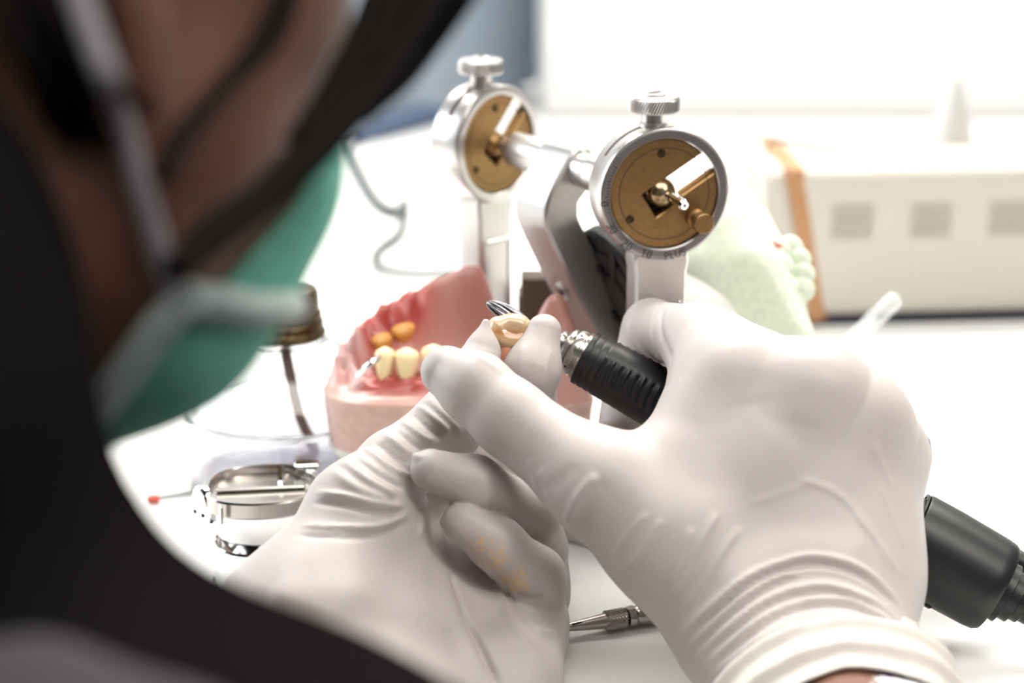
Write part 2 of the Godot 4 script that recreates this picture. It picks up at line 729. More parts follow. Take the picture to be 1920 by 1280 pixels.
# ---------- the room and the bench
func room() -> void:
	struct("floor", cube(Vector3(-2.3, -0.80, -2.7), Vector3(2.3, -0.75, 1.9)), M.floor, "grey floor of the dental laboratory under the bench")
	struct("ceiling", cube(Vector3(-2.3, 1.85, -2.7), Vector3(2.3, 1.90, 1.9)), M.wall_grey, "grey ceiling of the dental laboratory with light panels")
	struct("wall_back", cube(Vector3(-2.3, -0.75, -2.7), Vector3(2.3, 1.85, -2.6)), M.wall, "white wall at the far side of the bench")
	struct("wall_front", cube(Vector3(-2.3, -0.75, 1.8), Vector3(2.3, 1.85, 1.9)), M.wall_grey, "grey wall behind the technician")
	var wl := struct("wall_left", cube(Vector3(-2.3, -0.75, -2.6), Vector3(-2.2, 0.25, 1.8)), M.wall_grey, "grey side wall with a window on the technician's side")
	for q: Array in [[0.25, 1.65, -2.6, -1.7], [0.25, 1.65, -0.1, 1.8], [1.65, 1.85, -2.6, 1.8]]:
		part("wall_piece", cube(Vector3(-2.3, q[0], q[2]), Vector3(-2.2, q[1], q[3])), M.wall_grey, wl)
	var wi := struct("window_1", cube(Vector3(-2.27, 0.25, -1.7), Vector3(-2.24, 1.65, -0.1)), M.window, "bright daylight window in the side wall beside the bench")
	for z: float in [-1.7, -0.92, -0.14]:
		part("window_frame", cube(Vector3(-2.28, 0.25, z), Vector3(-2.21, 1.65, z + 0.04)), M.cabinet, wi)
	for y: float in [0.25, 1.61]:
		part("window_frame", cube(Vector3(-2.28, y, -1.7), Vector3(-2.21, y + 0.04, -0.1)), M.cabinet, wi)
	var wa := AreaLight3D.new()
	wa.name = "daylight"
	wa.area_size = Vector2(1.6, 1.4)
	wa.area_normalize_energy = false
	wa.light_energy = 0.75
	wa.light_color = Color(0.96, 0.98, 1.0)
	wa.shadow_enabled = true
	wi.add_child(wa)
	wa.position = Vector3(-2.19, 0.95, -0.9)
	wa.rotation_degrees = Vector3(0, -90, 0)
	struct("wall_right", cube(Vector3(2.2, -0.75, -2.6), Vector3(2.3, 1.85, 1.8)), M.wall_grey, "grey side wall opposite the technician")
	var b := thing("bench", "long white laboratory bench top that carries all the tools", "bench", Vector3(0, -0.75, -0.9))
	part("bench_top", cube(Vector3(-1.8, -0.03, -2.3), Vector3(1.8, 0.0, 0.13)), M.bench, b)
	for x: float in [-1.7, 1.7]:
		for z: float in [-2.2, 0.06]:
			part("leg", cube(Vector3(x - 0.03, -0.75, z - 0.03), Vector3(x + 0.03, -0.03, z + 0.03)), M.alu_dull, b)

func lamps() -> void:
	var k := 0
	for s: Array in [[Vector3(0.35, 1.80, -1.25), Vector2(2.6, 1.3), 1.85], [Vector3(0.2, 1.80, 0.85), Vector2(2.2, 1.0), 0.27]]:  # the second panel is an added, unseen fill for the camera side
		var l := thing("ceiling_light", ["wide white light panel in the ceiling over the bench", "added fill light panel in the ceiling over the technician"][k], "ceiling light", s[0])
		part("frame", cube(s[0] + Vector3(-s[1].x / 2 - 0.03, 0.0, -s[1].y / 2 - 0.03), s[0] + Vector3(s[1].x / 2 + 0.03, 0.05, s[1].y / 2 + 0.03)), M.cabinet, l)
		part("diffuser", cube(s[0] + Vector3(-s[1].x / 2, -0.012, -s[1].y / 2), s[0] + Vector3(s[1].x / 2, 0.0, s[1].y / 2)), M.lamp, l)
		var a := AreaLight3D.new()
		a.name = "panel"
		a.area_size = s[1]
		a.area_normalize_energy = false
		a.light_energy = s[2]
		a.light_color = Color(1.0, 0.985, 0.96)
		a.shadow_enabled = true
		l.add_child(a)
		a.position = Vector3(0, -0.02, 0)
		a.rotation_degrees = Vector3(-90, 0, 0)
		k += 1

func fill_lamp() -> void:
	# an added lamp outside the view; its shade keeps the fill on the hands
	var head := Vector3(0.31, 0.43, 0.28)
	var aim := (Vector3(0.075, 0.06, -0.01) - head).normalized()
	var root := thing("added_lamp", "added unseen swing-arm fill lamp aimed at the gloved hands", "lamp", Vector3(0.5, 0, 0.0))
	var fr := Transform3D(frame(aim), head)
	part("lamp_shade", lathe_closed([Vector2(0.018, -0.050), Vector2(0.030, -0.048), Vector2(0.062, 0.012), Vector2(0.064, 0.018), Vector2(0.060, 0.018), Vector2(0.028, -0.044), Vector2(0.018, -0.046)], 48).moved(fr), M.cabinet, root, 40.0)
	part("lamp_socket", lathe([Vector2(0, -0.075), Vector2(0.016, -0.075), Vector2(0.019, -0.070), Vector2(0.019, -0.046), Vector2(0, -0.046)], 32).moved(fr), M.cabinet, root, 40.0)
	part("bulb", lathe([Vector2(0, -0.040), Vector2(0.030, -0.038), Vector2(0.046, -0.008), Vector2(0.046, -0.004), Vector2(0, -0.004)], 32).moved(fr), M.lamp, root, 40.0)
	var elbow := Vector3(0.56, 0.46, 0.10)
	part("arm", tube([head - aim * 0.072, elbow], [0.006], 16), M.alu_dull, root, 40.0)
	part("arm", tube([elbow, Vector3(0.5, 0.018, 0.0)], [0.007], 16), M.alu_dull, root, 40.0)
	part("base", lathe([Vector2(0, 0), Vector2(0.075, 0), Vector2(0.078, 0.003), Vector2(0.074, 0.018), Vector2(0.02, 0.022), Vector2(0, 0.022)], 48).moved(Transform3D(Basis(), Vector3(0.5, 0, 0.0))), M.cabinet, root, 40.0)
	var s := SpotLight3D.new()
	s.name = "beam"
	s.spot_angle = 21.0
	s.spot_angle_attenuation = 0.6
	s.light_energy = 0.05
	s.light_size = 0.045
	s.light_color = Color(1.0, 0.975, 0.95)
	s.spot_range = 6.0
	s.shadow_enabled = true
	root.add_child(s)
	s.transform = root.transform.affine_inverse() * Transform3D(Basis.looking_at(aim), head + aim * 0.002)

# ---------- hands
func limb(s: Soft, pts: Array, g := 0, far_from := 99) -> void:                 # [px, py, depth, radius in mm] each
	for i in pts.size() - 1:
		var a: Array = pts[i]
		var b: Array = pts[i + 1]
		s.bone(at(a[0], a[1], a[2]), a[3] * 0.001, at(b[0], b[1], b[2]), b[3] * 0.001, g, i >= far_from)

func flat_limb(s: Soft, pts: Array, sq: float) -> void:                         # flattened from above, where the heel of the hand rests
	for i in pts.size() - 1:
		var a: Array = pts[i]
		var b: Array = pts[i + 1]
		s.bone(at(a[0], a[1], a[2]), a[3] * 0.001, at(b[0], b[1], b[2]), b[3] * 0.001, 0, false, Vector3.UP, sq)

func crease_line(s: Soft, pts: Array, w: float, h: float) -> Array:             # a polyline on the surface of s, found along lines of sight
	var o := []
	var sp := spline(pts, 5)
	for q: Vector2 in sp:
		var dir := (at(q.x, q.y, 1.0) - CAM_POS).normalized()
		var hit := s.march(CAM_POS, dir, 0.36)
		if hit != Vector3.INF:
			o.append(hit)
	if o.size() < 2:
		o = [Vector3(9, 9, 9), Vector3(9, 9, 9.1)]
	return [o, w * 0.001, h * 0.001]

func right_hand_shape() -> Soft:
	var s := Soft.new()
	s.k_palm = 0.011
	s.k_finger = 0.0035
	s.k_root = 0.008
	# wrist and back of the hand
	limb(s, [[1465, 1270, 0.434, 17.0], [1418, 1190, 0.448, 17.4], [1382, 1110, 0.457, 16]])
	limb(s, [[1590, 1250, 0.437, 17.0], [1562, 1170, 0.451, 17.4], [1600, 1070, 0.459, 16]])
	limb(s, [[1382, 1110, 0.457, 16], [1392, 712, 0.466, 12.5]])
	limb(s, [[1440, 1100, 0.456, 17], [1520, 738, 0.461, 13.0]])
	limb(s, [[1540, 1090, 0.456, 17], [1608, 795, 0.464, 12.6]])
	limb(s, [[1600, 1070, 0.459, 16], [1652, 862, 0.472, 11.3]])
	# thumb root and web
	limb(s, [[1388, 1130, 0.456, 17], [1250, 1010, 0.455, 15], [1118, 905, 0.455, 12]])
	limb(s, [[1180, 905, 0.459, 9.5], [1300, 850, 0.464, 11], [1370, 730, 0.468, 11]])
	limb(s, [[1300, 960, 0.459, 14], [1420, 860, 0.462, 13]])
	limb(s, [[1334, 648, 0.481, 8.8], [1340, 760, 0.470, 11]])
	# thumb
	limb(s, [[1118, 905, 0.455, 12.2], [955, 783, 0.464, 9.9], [892, 728, 0.4685, 9.3], [838, 697, 0.473, 7.1]], 1, 1)
	# index: out to the upper corner, then down behind the handpiece
	limb(s, [[1392, 712, 0.469, 12.5], [1304, 636, 0.486, 9.4], [1222, 615, 0.532, 8.3], [1180, 722, 0.533, 7.8], [1164, 805, 0.524, 7.0]], 2, 2)
	# middle, ring and little fingers curl under the handpiece
	limb(s, [[1520, 738, 0.461, 13], [1412, 690, 0.527, 8.6], [1310, 800, 0.541, 8.2], [1232, 850, 0.531, 7]], 3, 1)
	limb(s, [[1608, 795, 0.464, 12.6], [1555, 750, 0.529, 8.0], [1430, 890, 0.542, 7.8], [1350, 930, 0.532, 6.6]], 4, 1)
	limb(s, [[1652, 856, 0.472, 11.0], [1648, 780, 0.527, 7.0], [1545, 940, 0.543, 7], [1470, 985, 0.535, 6]], 5, 1)
	return s

func right_glove_mesh() -> Soft:
	var s := right_hand_shape()
	s.build(0.00085)
	var L := []
	for a: Array in [
		[[1262, 1205, 1330, 1140, 1400, 1085, 1460, 1058, 1530, 1044, 1620, 1070, 1696, 1140], 1.1, 1.15],
		[[1272, 1214, 1340, 1149, 1405, 1096, 1462, 1069, 1530, 1056, 1620, 1082, 1694, 1150], 0.8, -0.8],
		[[1285, 1222, 1345, 1160, 1400, 1115, 1450, 1085, 1500, 1072], 0.9, 0.9],
		[[1292, 1232, 1352, 1170, 1408, 1124, 1455, 1095, 1500, 1082], 0.7, -0.6],
		[[1300, 1235, 1370, 1172, 1430, 1128, 1490, 1104, 1560, 1099, 1640, 1128, 1690, 1170], 1.0, 1.0],
		[[1310, 1244, 1378, 1182, 1436, 1138, 1494, 1114, 1560, 1109, 1636, 1138, 1688, 1178], 0.75, -0.7],
		[[1320, 1250, 1390, 1188, 1450, 1148, 1520, 1126, 1590, 1126, 1650, 1150, 1692, 1186], 1.0, 1.0],
		[[1330, 1260, 1398, 1198, 1455, 1158, 1522, 1136, 1590, 1136, 1648, 1160, 1690, 1196], 0.75, -0.7],
		[[1480, 1078, 1530, 1070, 1590, 1080, 1650, 1112], 0.9, 0.45],
		[[1335, 1270, 1410, 1208, 1480, 1170, 1540, 1156], 1.0, 0.7],
		[[1350, 1278, 1420, 1222, 1490, 1188, 1550, 1172], 0.9, 0.6],
		[[1350, 1120, 1440, 1040, 1540, 1025, 1630, 1048], 4.0, 0.6],
		[[1243, 968, 1205, 1030, 1178, 1065], 0.8, 0.5],
		[[1300, 985, 1275, 1050, 1252, 1100], 0.9, 0.5],
		[[1350, 955, 1300, 1040, 1252, 1130], 0.9, 0.55],
		[[1390, 985, 1330, 1070, 1285, 1145], 1.0, 0.5],
		[[1215, 960, 1170, 1010, 1150, 1045], 0.8, 0.45],
		[[1122, 888, 1085, 930, 1060, 985], 1.3, 0.8],
		[[1140, 900, 1105, 945, 1085, 1010], 1.6, -0.35],
		[[1085, 870, 1045, 905, 1010, 915], 2.0, -0.3],
		[[990, 860, 1000, 890, 1010, 925], 1.2, 0.35],
		[[1010, 880, 1022, 905, 1030, 935], 1.2, 0.35],
		[[1490, 895, 1570, 925, 1630, 990, 1668, 1070], 1.0, 0.3],
		[[1600, 960, 1650, 1020, 1690, 1080], 1.0, 0.28],
		[[1650, 910, 1675, 970, 1700, 1030], 0.9, 0.25],
		[[1632, 830, 1655, 870, 1674, 918], 0.9, 0.25],
		[[1560, 880, 1480, 920, 1400, 945], 0.9, 0.1],
		[[1232, 566, 1218, 620, 1236, 672, 1256, 716], 1.1, 0.3],
		[[1243, 575, 1238, 620, 1262, 680], 1.3, -0.5],
		[[1175, 600, 1180, 640, 1205, 672], 1.2, 0.45],
		[[1300, 600, 1270, 660, 1258, 720], 2.0, 0.2],
		[[845, 652, 905, 672, 955, 706], 1.2, 0.3],
		[[1380, 640, 1392, 690, 1405, 760], 6.0, 0.25],
		[[1520, 660, 1520, 720, 1505, 800], 6.0, 0.25],
	]:
		var pts := []
		for i in range(0, a[0].size(), 2):
			pts.append(Vector2(a[0][i], a[0][i + 1]))
		L.append(crease_line(s, pts, a[1], a[2]))
	s.folds(L)
	return s

func left_hand_shape() -> Soft:
	var s := Soft.new()
	s.k_palm = 0.012
	s.k_finger = 0.0035
	s.k_root = 0.007
	# heel, ball of the thumb, palm
	flat_limb(s, [[330, 1560, 0.372, 21], [420, 1440, 0.405, 22], [585, 1270, 0.446, 23]], 0.65)
	flat_limb(s, [[560, 1500, 0.382, 21], [745, 1300, 0.446, 20]], 0.8)
	limb(s, [[585, 1235, 0.451, 20], [572, 1180, 0.452, 20.5], [668, 958, 0.467, 12.0]])
	flat_limb(s, [[585, 1270, 0.446, 23], [572, 1180, 0.452, 20.5]], 0.4)
	flat_limb(s, [[700, 1290, 0.449, 21], [745, 1170, 0.462, 18]], 0.7)
	limb(s, [[745, 1170, 0.464, 16], [700, 985, 0.472, 11]])
	flat_limb(s, [[770, 1280, 0.456, 18], [850, 1150, 0.478, 15]], 0.8)
	limb(s, [[850, 1150, 0.481, 13.5], [935, 930, 0.530, 12]])
	flat_limb(s, [[830, 1270, 0.462, 16], [890, 1160, 0.484, 14]], 0.8)
	limb(s, [[890, 1160, 0.487, 12.5], [975, 1010, 0.526, 11.5]])
	flat_limb(s, [[885, 1260, 0.464, 14.5], [940, 1180, 0.480, 12]], 0.6)
	limb(s, [[940, 1180, 0.482, 11.5], [985, 1110, 0.500, 11.2]])
	flat_limb(s, [[940, 1330, 0.448, 12.5], [958, 1270, 0.454, 10.8]], 0.6)
	limb(s, [[958, 1270, 0.456, 10.2], [975, 1205, 0.472, 9.7]])
	limb(s, [[740, 1020, 0.482, 11], [840, 985, 0.500, 11], [930, 960, 0.522, 11]])
	limb(s, [[780, 1100, 0.482, 13], [900, 1040, 0.508, 12]])
	# thumb
	limb(s, [[668, 958, 0.467, 12.0], [738, 876, 0.478, 9.7], [838, 800, 0.4905, 9.5], [886, 712, 0.4955, 7.6], [904, 658, 0.4985, 4.6], [911, 603, 0.4985, 1.0]], 1, 1)
	# index finger, its tip against the crown
	limb(s, [[935, 930, 0.530, 11.5], [955, 822, 0.553, 9.2], [982, 752, 0.5090, 8.7], [999, 692, 0.5000, 7.6], [1020, 621, 0.5025, 5.0]], 2, 1)
	# middle finger, folded behind
	limb(s, [[975, 1010, 0.526, 11.5], [1000, 905, 0.546, 9], [945, 862, 0.530, 8], [895, 852, 0.514, 6.6]], 3, 1)
	# ring and little fingers, folded over the palm
	limb(s, [[985, 1110, 0.500, 10.5], [1003, 1030, 0.499, 8.8], [986, 968, 0.480, 8.4], [888, 906, 0.467, 7.1], [808, 880, 0.462, 5.5]], 4, 1)
	limb(s, [[978, 1210, 0.473, 9.3], [1003, 1150, 0.476, 7.7], [1001, 1082, 0.472, 8.1], [932, 1020, 0.466, 6.9], [868, 978, 0.463, 5.6]], 5, 1)
	return s

func left_glove_mesh() -> Soft:
	var s := left_hand_shape()
	s.build(0.00085)
	var L := []
	for a: Array in [
		[[585, 922, 650, 930, 710, 945, 762, 948], 0.9, 0.8],
		[[580, 940, 650, 948, 710, 962, 764, 960], 0.8, -0.9],
		[[560, 985, 640, 988, 715, 985, 770, 958], 0.9, 0.8],
		[[545, 1002, 640, 1006, 720, 1000, 775, 975], 0.9, -0.7],
		[[640, 862, 690, 900, 745, 930], 1.0, 0.9],
		[[662, 855, 712, 890, 760, 915], 0.9, -0.8],
		[[684, 838, 730, 876, 775, 896], 1.0, 0.9],
		[[704, 828, 740, 858, 768, 872], 1.1, -0.7],
		[[720, 812, 760, 845, 790, 860], 1.1, 0.9],
		[[738, 802, 775, 832, 800, 842], 1.0, -0.7],
		[[752, 788, 790, 818, 815, 830], 1.0, 0.8],
		[[768, 774, 805, 804, 828, 822], 1.0, -0.6],
		[[782, 760, 818, 788, 845, 812], 1.1, 0.8],
		[[800, 745, 836, 780, 870, 815], 1.2, 0.5],
		[[620, 880, 670, 915, 730, 938], 1.3, 0.6],
		[[845, 1070, 868, 1140, 900, 1215, 935, 1290], 0.9, -1.9],
		[[826, 1060, 850, 1140, 880, 1215, 912, 1290], 3.0, 0.9],
		[[800, 930, 792, 970, 786, 1010], 1.2, 0.8],
		[[815, 945, 810, 985, 815, 1030], 1.3, -0.7],
		[[830, 955, 828, 1000, 840, 1050], 1.3, 0.6],
		[[915, 1070, 945, 1120, 980, 1170, 1030, 1215], 1.2, 0.8],
		[[930, 1065, 960, 1130, 1000, 1180, 1045, 1200], 1.1, -0.9],
		[[940, 1130, 980, 1200, 1020, 1240], 1.3, 0.6],
		[[965, 1108, 990, 1122, 1020, 1122], 1.0, -0.7],
		[[975, 1150, 1010, 1178, 1046, 1190], 1.0, 0.6],
		[[500, 1110, 600, 1120, 700, 1100], 5.0, 0.7],
		[[980, 640, 975, 700, 960, 745], 1.2, 0.3],
		[[1034, 650, 1022, 700, 1014, 760], 0.9, 0.3],
	]:
		var pts := []
		for i in range(0, a[0].size(), 2):
			pts.append(Vector2(a[0][i], a[0][i + 1]))
		L.append(crease_line(s, pts, a[1], a[2]))
	s.folds(L)
	return s

func glove_tint(s: Soft, base: Color, spots: Array) -> void:                    # spots: [place, radius, colour, share, grain]
	var n := FastNoiseLite.new()
	n.seed = 11
	n.frequency = 1300.0
	n.fractal_octaves = 2
	var soft := FastNoiseLite.new()
	soft.seed = 5
	soft.frequency = 60.0
	soft.fractal_octaves = 3
	s.c.resize(s.v.size())
	for i in s.v.size():
		var p := s.v[i]
		var k := base * (1.0 + 0.05 * soft.get_noise_3dv(p))
		for sp: Array in spots:
			var q: float = p.distance_to(sp[0]) / sp[1]
			if q < 1.0:
				var cover: float = sp[3] * (1.0 - q * q)
				var g := 0.45 + 0.9 * n.get_noise_3dv(p)
				k = k.lerp(sp[2], clampf((cover - g) * 4.0, 0.0, 0.7))
		k.a = 1.0
		s.c[i] = k

# ---------- the articulator
func condylar_head(root: Node3D, c: Vector3, yaw: float, near: bool) -> void:
	# a ring on a post, with a slotted brass disc; the disc's face looks along +z of its own axes
	var fr := Transform3D(Basis(Vector3.UP, yaw), c)
	var R := 0.0205
	var Ri := 0.0170
	var T := 0.0135
	# ring, with an arc slot in its rim left of the lock screw
	var rows := []
	var n := 120
	for i in n + 1:
		var a := TAU * i / n
		var dir := Vector3(cos(a), sin(a), 0)
		var deg := fposmod(rad_to_deg(a), 360.0)
		var g := 0.0045 if deg > 98.0 and deg < 146.0 else 0.0
		var row := PackedVector3Array()
		for q: Array in [[Ri, -T], [Ri + 0.0006, -T - 0.0004], [R - 0.001, -T - 0.0004], [R, -T + 0.0008], [R, -0.0078], [R - g, -0.0077], [R - g, -0.0058], [R, -0.0057], [R, -0.0012], [R - 0.0005, -0.0003], [R - 0.0012, 0.0], [Ri + 0.0003, 0.0], [Ri, -0.0003]]:
			row.append(fr * (dir * q[0] + Vector3(0, 0, q[1])))
		rows.append(row)
	var rg := part("condylar_ring", MB.new().grid(rows, true), M.alu, root, 30.0)
	if near:
		part("scale_face", washer(Ri + 0.0003, R - 0.0011, -0.0001, 0.00012, 0.00005).moved(fr * Transform3D(Basis(Vector3.RIGHT, PI / 2), Vector3.ZERO)), M.scale, rg, 30.0)
		var ticks := MB.new()
		for i in 37:
			var deg := 150.0 + i * 3.0
			var a := deg_to_rad(deg)
			var ln := 0.0013 if i % 5 == 0 else 0.0009
			ticks.add(block(Vector3(ln, 0.0001, 0.00024), 0.00004, 0.00002).moved(fr * Transform3D(Basis(Vector3.BACK, a) * Basis(Vector3.RIGHT, PI / 2), Vector3(cos(a), sin(a), 0) * (Ri + 0.0004 + ln / 2) + Vector3(0, 0, 0.00012))))
		var tk := part("graduation", ticks, M.ink, rg)
		tk.set_meta("kind", "stuff")
		for w: Array in [["PLUS", 281.0, 0.0019], ["10", 253.0, 0.0013], ["20", 232.0, 0.0013], ["30", 210.0, 0.0013], ["0", 186.0, 0.0013]]:
			var a := deg_to_rad(w[1])
			var tm := TextMesh.new()
			var sf := SystemFont.new()
			sf.font_names = PackedStringArray(["Droid Sans"])
			tm.font = sf
			tm.text = w[0]
			tm.font_size = 32
			tm.pixel_size = w[2] / 32.0 * 1.15
			tm.depth = 0.0001
			var o := part("lettering", tm, M.ink, rg)
			o.transform = rg_local(rg) * fr * Transform3D(Basis(Vector3.BACK, a + PI / 2), Vector3(cos(a), sin(a), 0) * (R - 0.0014) + Vector3(0, 0, 0.00016))
	# post under the ring, waisted at the top, with a sunk panel
	var foot_y := 0.012 - c.y
	var post := PackedVector2Array()
	for i in 9:
		var a := deg_to_rad(245.0 + i * 6.25)
		post.append(Vector2(cos(a) * (R - 0.0008), sin(a) * (R - 0.0008)))
	post.append_array([Vector2(0.0088, -0.0215), Vector2(0.0082, -0.025), Vector2(0.0082, foot_y), Vector2(-0.0082, foot_y), Vector2(-0.0082, -0.025), Vector2(-0.0088, -0.0215)])
	var zb := -0.0125
	var po := part("post", extrude(post, 0.011, 0.0009).moved(fr * Transform3D(Basis(), Vector3(0, 0, zb))), M.alu, root, 25.0)
	for s: float in [-1.0, 1.0]:
		part("rib", extrude(rrect(0.0016, -foot_y - 0.034, 0.0007), 0.0010, 0.0003).moved(fr * Transform3D(Basis(), Vector3(s * 0.0062, (foot_y - 0.034) / 2, zb + 0.0105))), M.alu, po, 30.0)
	if not near:
		part("rib", extrude(rrect(0.0124, 0.0016, 0.0007), 0.0014, 0.0004).moved(fr * Transform3D(Basis(), Vector3(0, -0.034, zb + 0.0105))), M.alu, po, 30.0)
	# brass disc with its slot: a C-shaped plate
	var slot_a := deg_to_rad(33.0 if near else 48.0)
	var rot := func(x: float, y: float) -> Vector2: return Vector2(x, y).rotated(slot_a)
	var hw := 0.0037
	var disc := PackedVector2Array()
	var a0 := asin(hw / (Ri - 0.0002))
	for i in 73:
		var a := a0 + (TAU - 2 * a0) * i / 72.0
		disc.append(rot.call(cos(a) * (Ri - 0.0002), sin(a) * (Ri - 0.0002)))
	disc.append_array([rot.call(0.004, -hw), rot.call(0.004, -0.0048), rot.call(-0.0058, -0.0048), rot.call(-0.0058, hw), rot.call(0.004, hw)])
	var zd := -0.0052
	var bd := part("condylar_disc", extrude(disc, 0.0042, 0.0004).moved(fr * Transform3D(Basis(), Vector3(0, 0, zd))), M.brass, root, 25.0)
	part("groove", washer(0.01395, 0.0142, -0.0001, 0.00006, 0.00003).moved(fr * Transform3D(Basis(Vector3.RIGHT, PI / 2), Vector3(0, 0, zd + 0.0042))), M.ink, bd, 30.0)
	for w: Array in [[215.0, 0.0128], [95.0, 0.0125]]:
		var a := deg_to_rad(w[0])
		var sc := lathe([Vector2(0, 0.0004), Vector2(0.0011, 0.0004), Vector2(0.0013, 0.0001), Vector2(0.0013, -0.0004), Vector2(0, -0.0004)], 20)
		part("screw", sc.moved(fr * Transform3D(Basis(Vector3.RIGHT, PI / 2), Vector3(cos(a), sin(a), 0) * w[1] + Vector3(0, 0, zd + 0.0042))), M.old_brass, bd)
	var pk := PackedVector2Array([rot.call(-0.0068, -0.0072), rot.call(0.0026, -0.0072), rot.call(0.0012, 0.0044), rot.call(-0.0068, 0.0044)])
	part("pocket_shade_back", extrude(pk, 0.003, 0.0003).moved(fr * Transform3D(Basis(), Vector3(0, 0, zd - 0.0045))), M.dark, bd)  # black plate added as the shade inside the pocket
	# bar along the slot
	part("slot_bar", tube([fr * v3(rot.call(0.004, -hw - 0.0002), -0.004), fr * v3(rot.call(0.0165, -hw - 0.0002), -0.004)], [0.0011], 12), M.brass, bd)
	# thumb nut
	var na := deg_to_rad(-38.0)
	if near:
		var nut := lathe([Vector2(0, 0), Vector2(0.0030, 0), Vector2(0.0030, 0.0028), Vector2(0.0021, 0.0032), Vector2(0.0021, 0.0062), Vector2(0.0029, 0.0064), Vector2(0.0031, 0.0068), Vector2(0.0031, 0.0096), Vector2(0.0028, 0.0099), Vector2(0, 0.0099)], 32)
		part("thumb_nut", nut.moved(fr * Transform3D(Basis(Vector3.RIGHT, PI / 2), Vector3(cos(na), sin(na), 0) * 0.0124 + Vector3(0, 0, zd + 0.0042))), M.brass, bd, 30.0)
	# condyle ball and pin
	var ball := []
	for i in 17:
		var b := PI * i / 16.0
		ball.append(Vector2(sin(b) * 0.0046, -cos(b) * 0.0046))
	part("condyle_ball", lathe(ball, 32).moved(Transform3D(Basis(), fr * Vector3(-0.0004, 0, -0.0035))), M.brass if not near else M.old_steel, root, 180.0)
	if near:
		var pin := lathe([Vector2(0, -0.001), Vector2(0.0015, -0.001), Vector2(0.0015, 0.0062), Vector2(0.0018, 0.0066), Vector2(0.0018, 0.0090), Vector2(0.0013, 0.0098), Vector2(0.0006, 0.0098), Vector2(0.0005, 0.0088), Vector2(0, 0.0088)], 24)
		part("condyle_pin", pin.moved(Transform3D(frame(fr.basis * Vector3(0.25, -0.12, 0.9)), fr * Vector3(0.0008, -0.0004, -0.0002))), M.chrome, root, 30.0)
	# lock screw on top: stem, knurled head, slotted cap
	var up := fr * Transform3D(Basis(), Vector3(-0.0022, R - 0.0008, -T / 2))
	var stem := part("lock_screw", lathe([Vector2(0, 0), Vector2(0.0043, 0), Vector2(0.0043, 0.0010), Vector2(0.0036, 0.0014), Vector2(0.0036, 0.0060), Vector2(0, 0.0060)], 32).moved(up), M.alu, root, 30.0)
	var hr := []
	for q: Array in [[0.004, 0.0044, 0.0], [0.0072, 0.0044, 0.0], [0.0077, 0.0050, 1.0], [0.0077, 0.0060, -1.0], [0.0077, 0.0070, 1.0], [0.0077, 0.0078, -1.0], [0.0077, 0.0084, 1.0], [0.0072, 0.0091, 0.0], [0.006, 0.0094, 0.0]]:
		hr.append(ring(q[0], q[1], 224, 0.00012 * q[2], 56))
	part("knurled_head", MB.new().grid(hr, true, true, true).moved(up), M.alu, stem, 25.0)
	part("slotted_cap", lathe([Vector2(0, 0.0092), Vector2(0.0034, 0.0092), Vector2(0.0034, 0.0098), Vector2(0.0030, 0.0101), Vector2(0, 0.0101)], 28).moved(up), M.alu, stem, 30.0)
	part("slot", block(Vector3(0.0052, 0.0003, 0.0008), 0.0001, 0.0001).moved(up * Transform3D(Basis(Vector3.UP, 0.5), Vector3(0, 0.01, 0))), M.dark, stem)

func v3(p: Vector2, z: float) -> Vector3:
	return Vector3(p.x, p.y, z)

func rg_local(o: Node3D) -> Transform3D:
	var gp := Transform3D()
	var q: Node = o
	while q is Node3D and q != self:
		gp = q.transform * gp
		q = q.get_parent()
	return gp.affine_inverse()

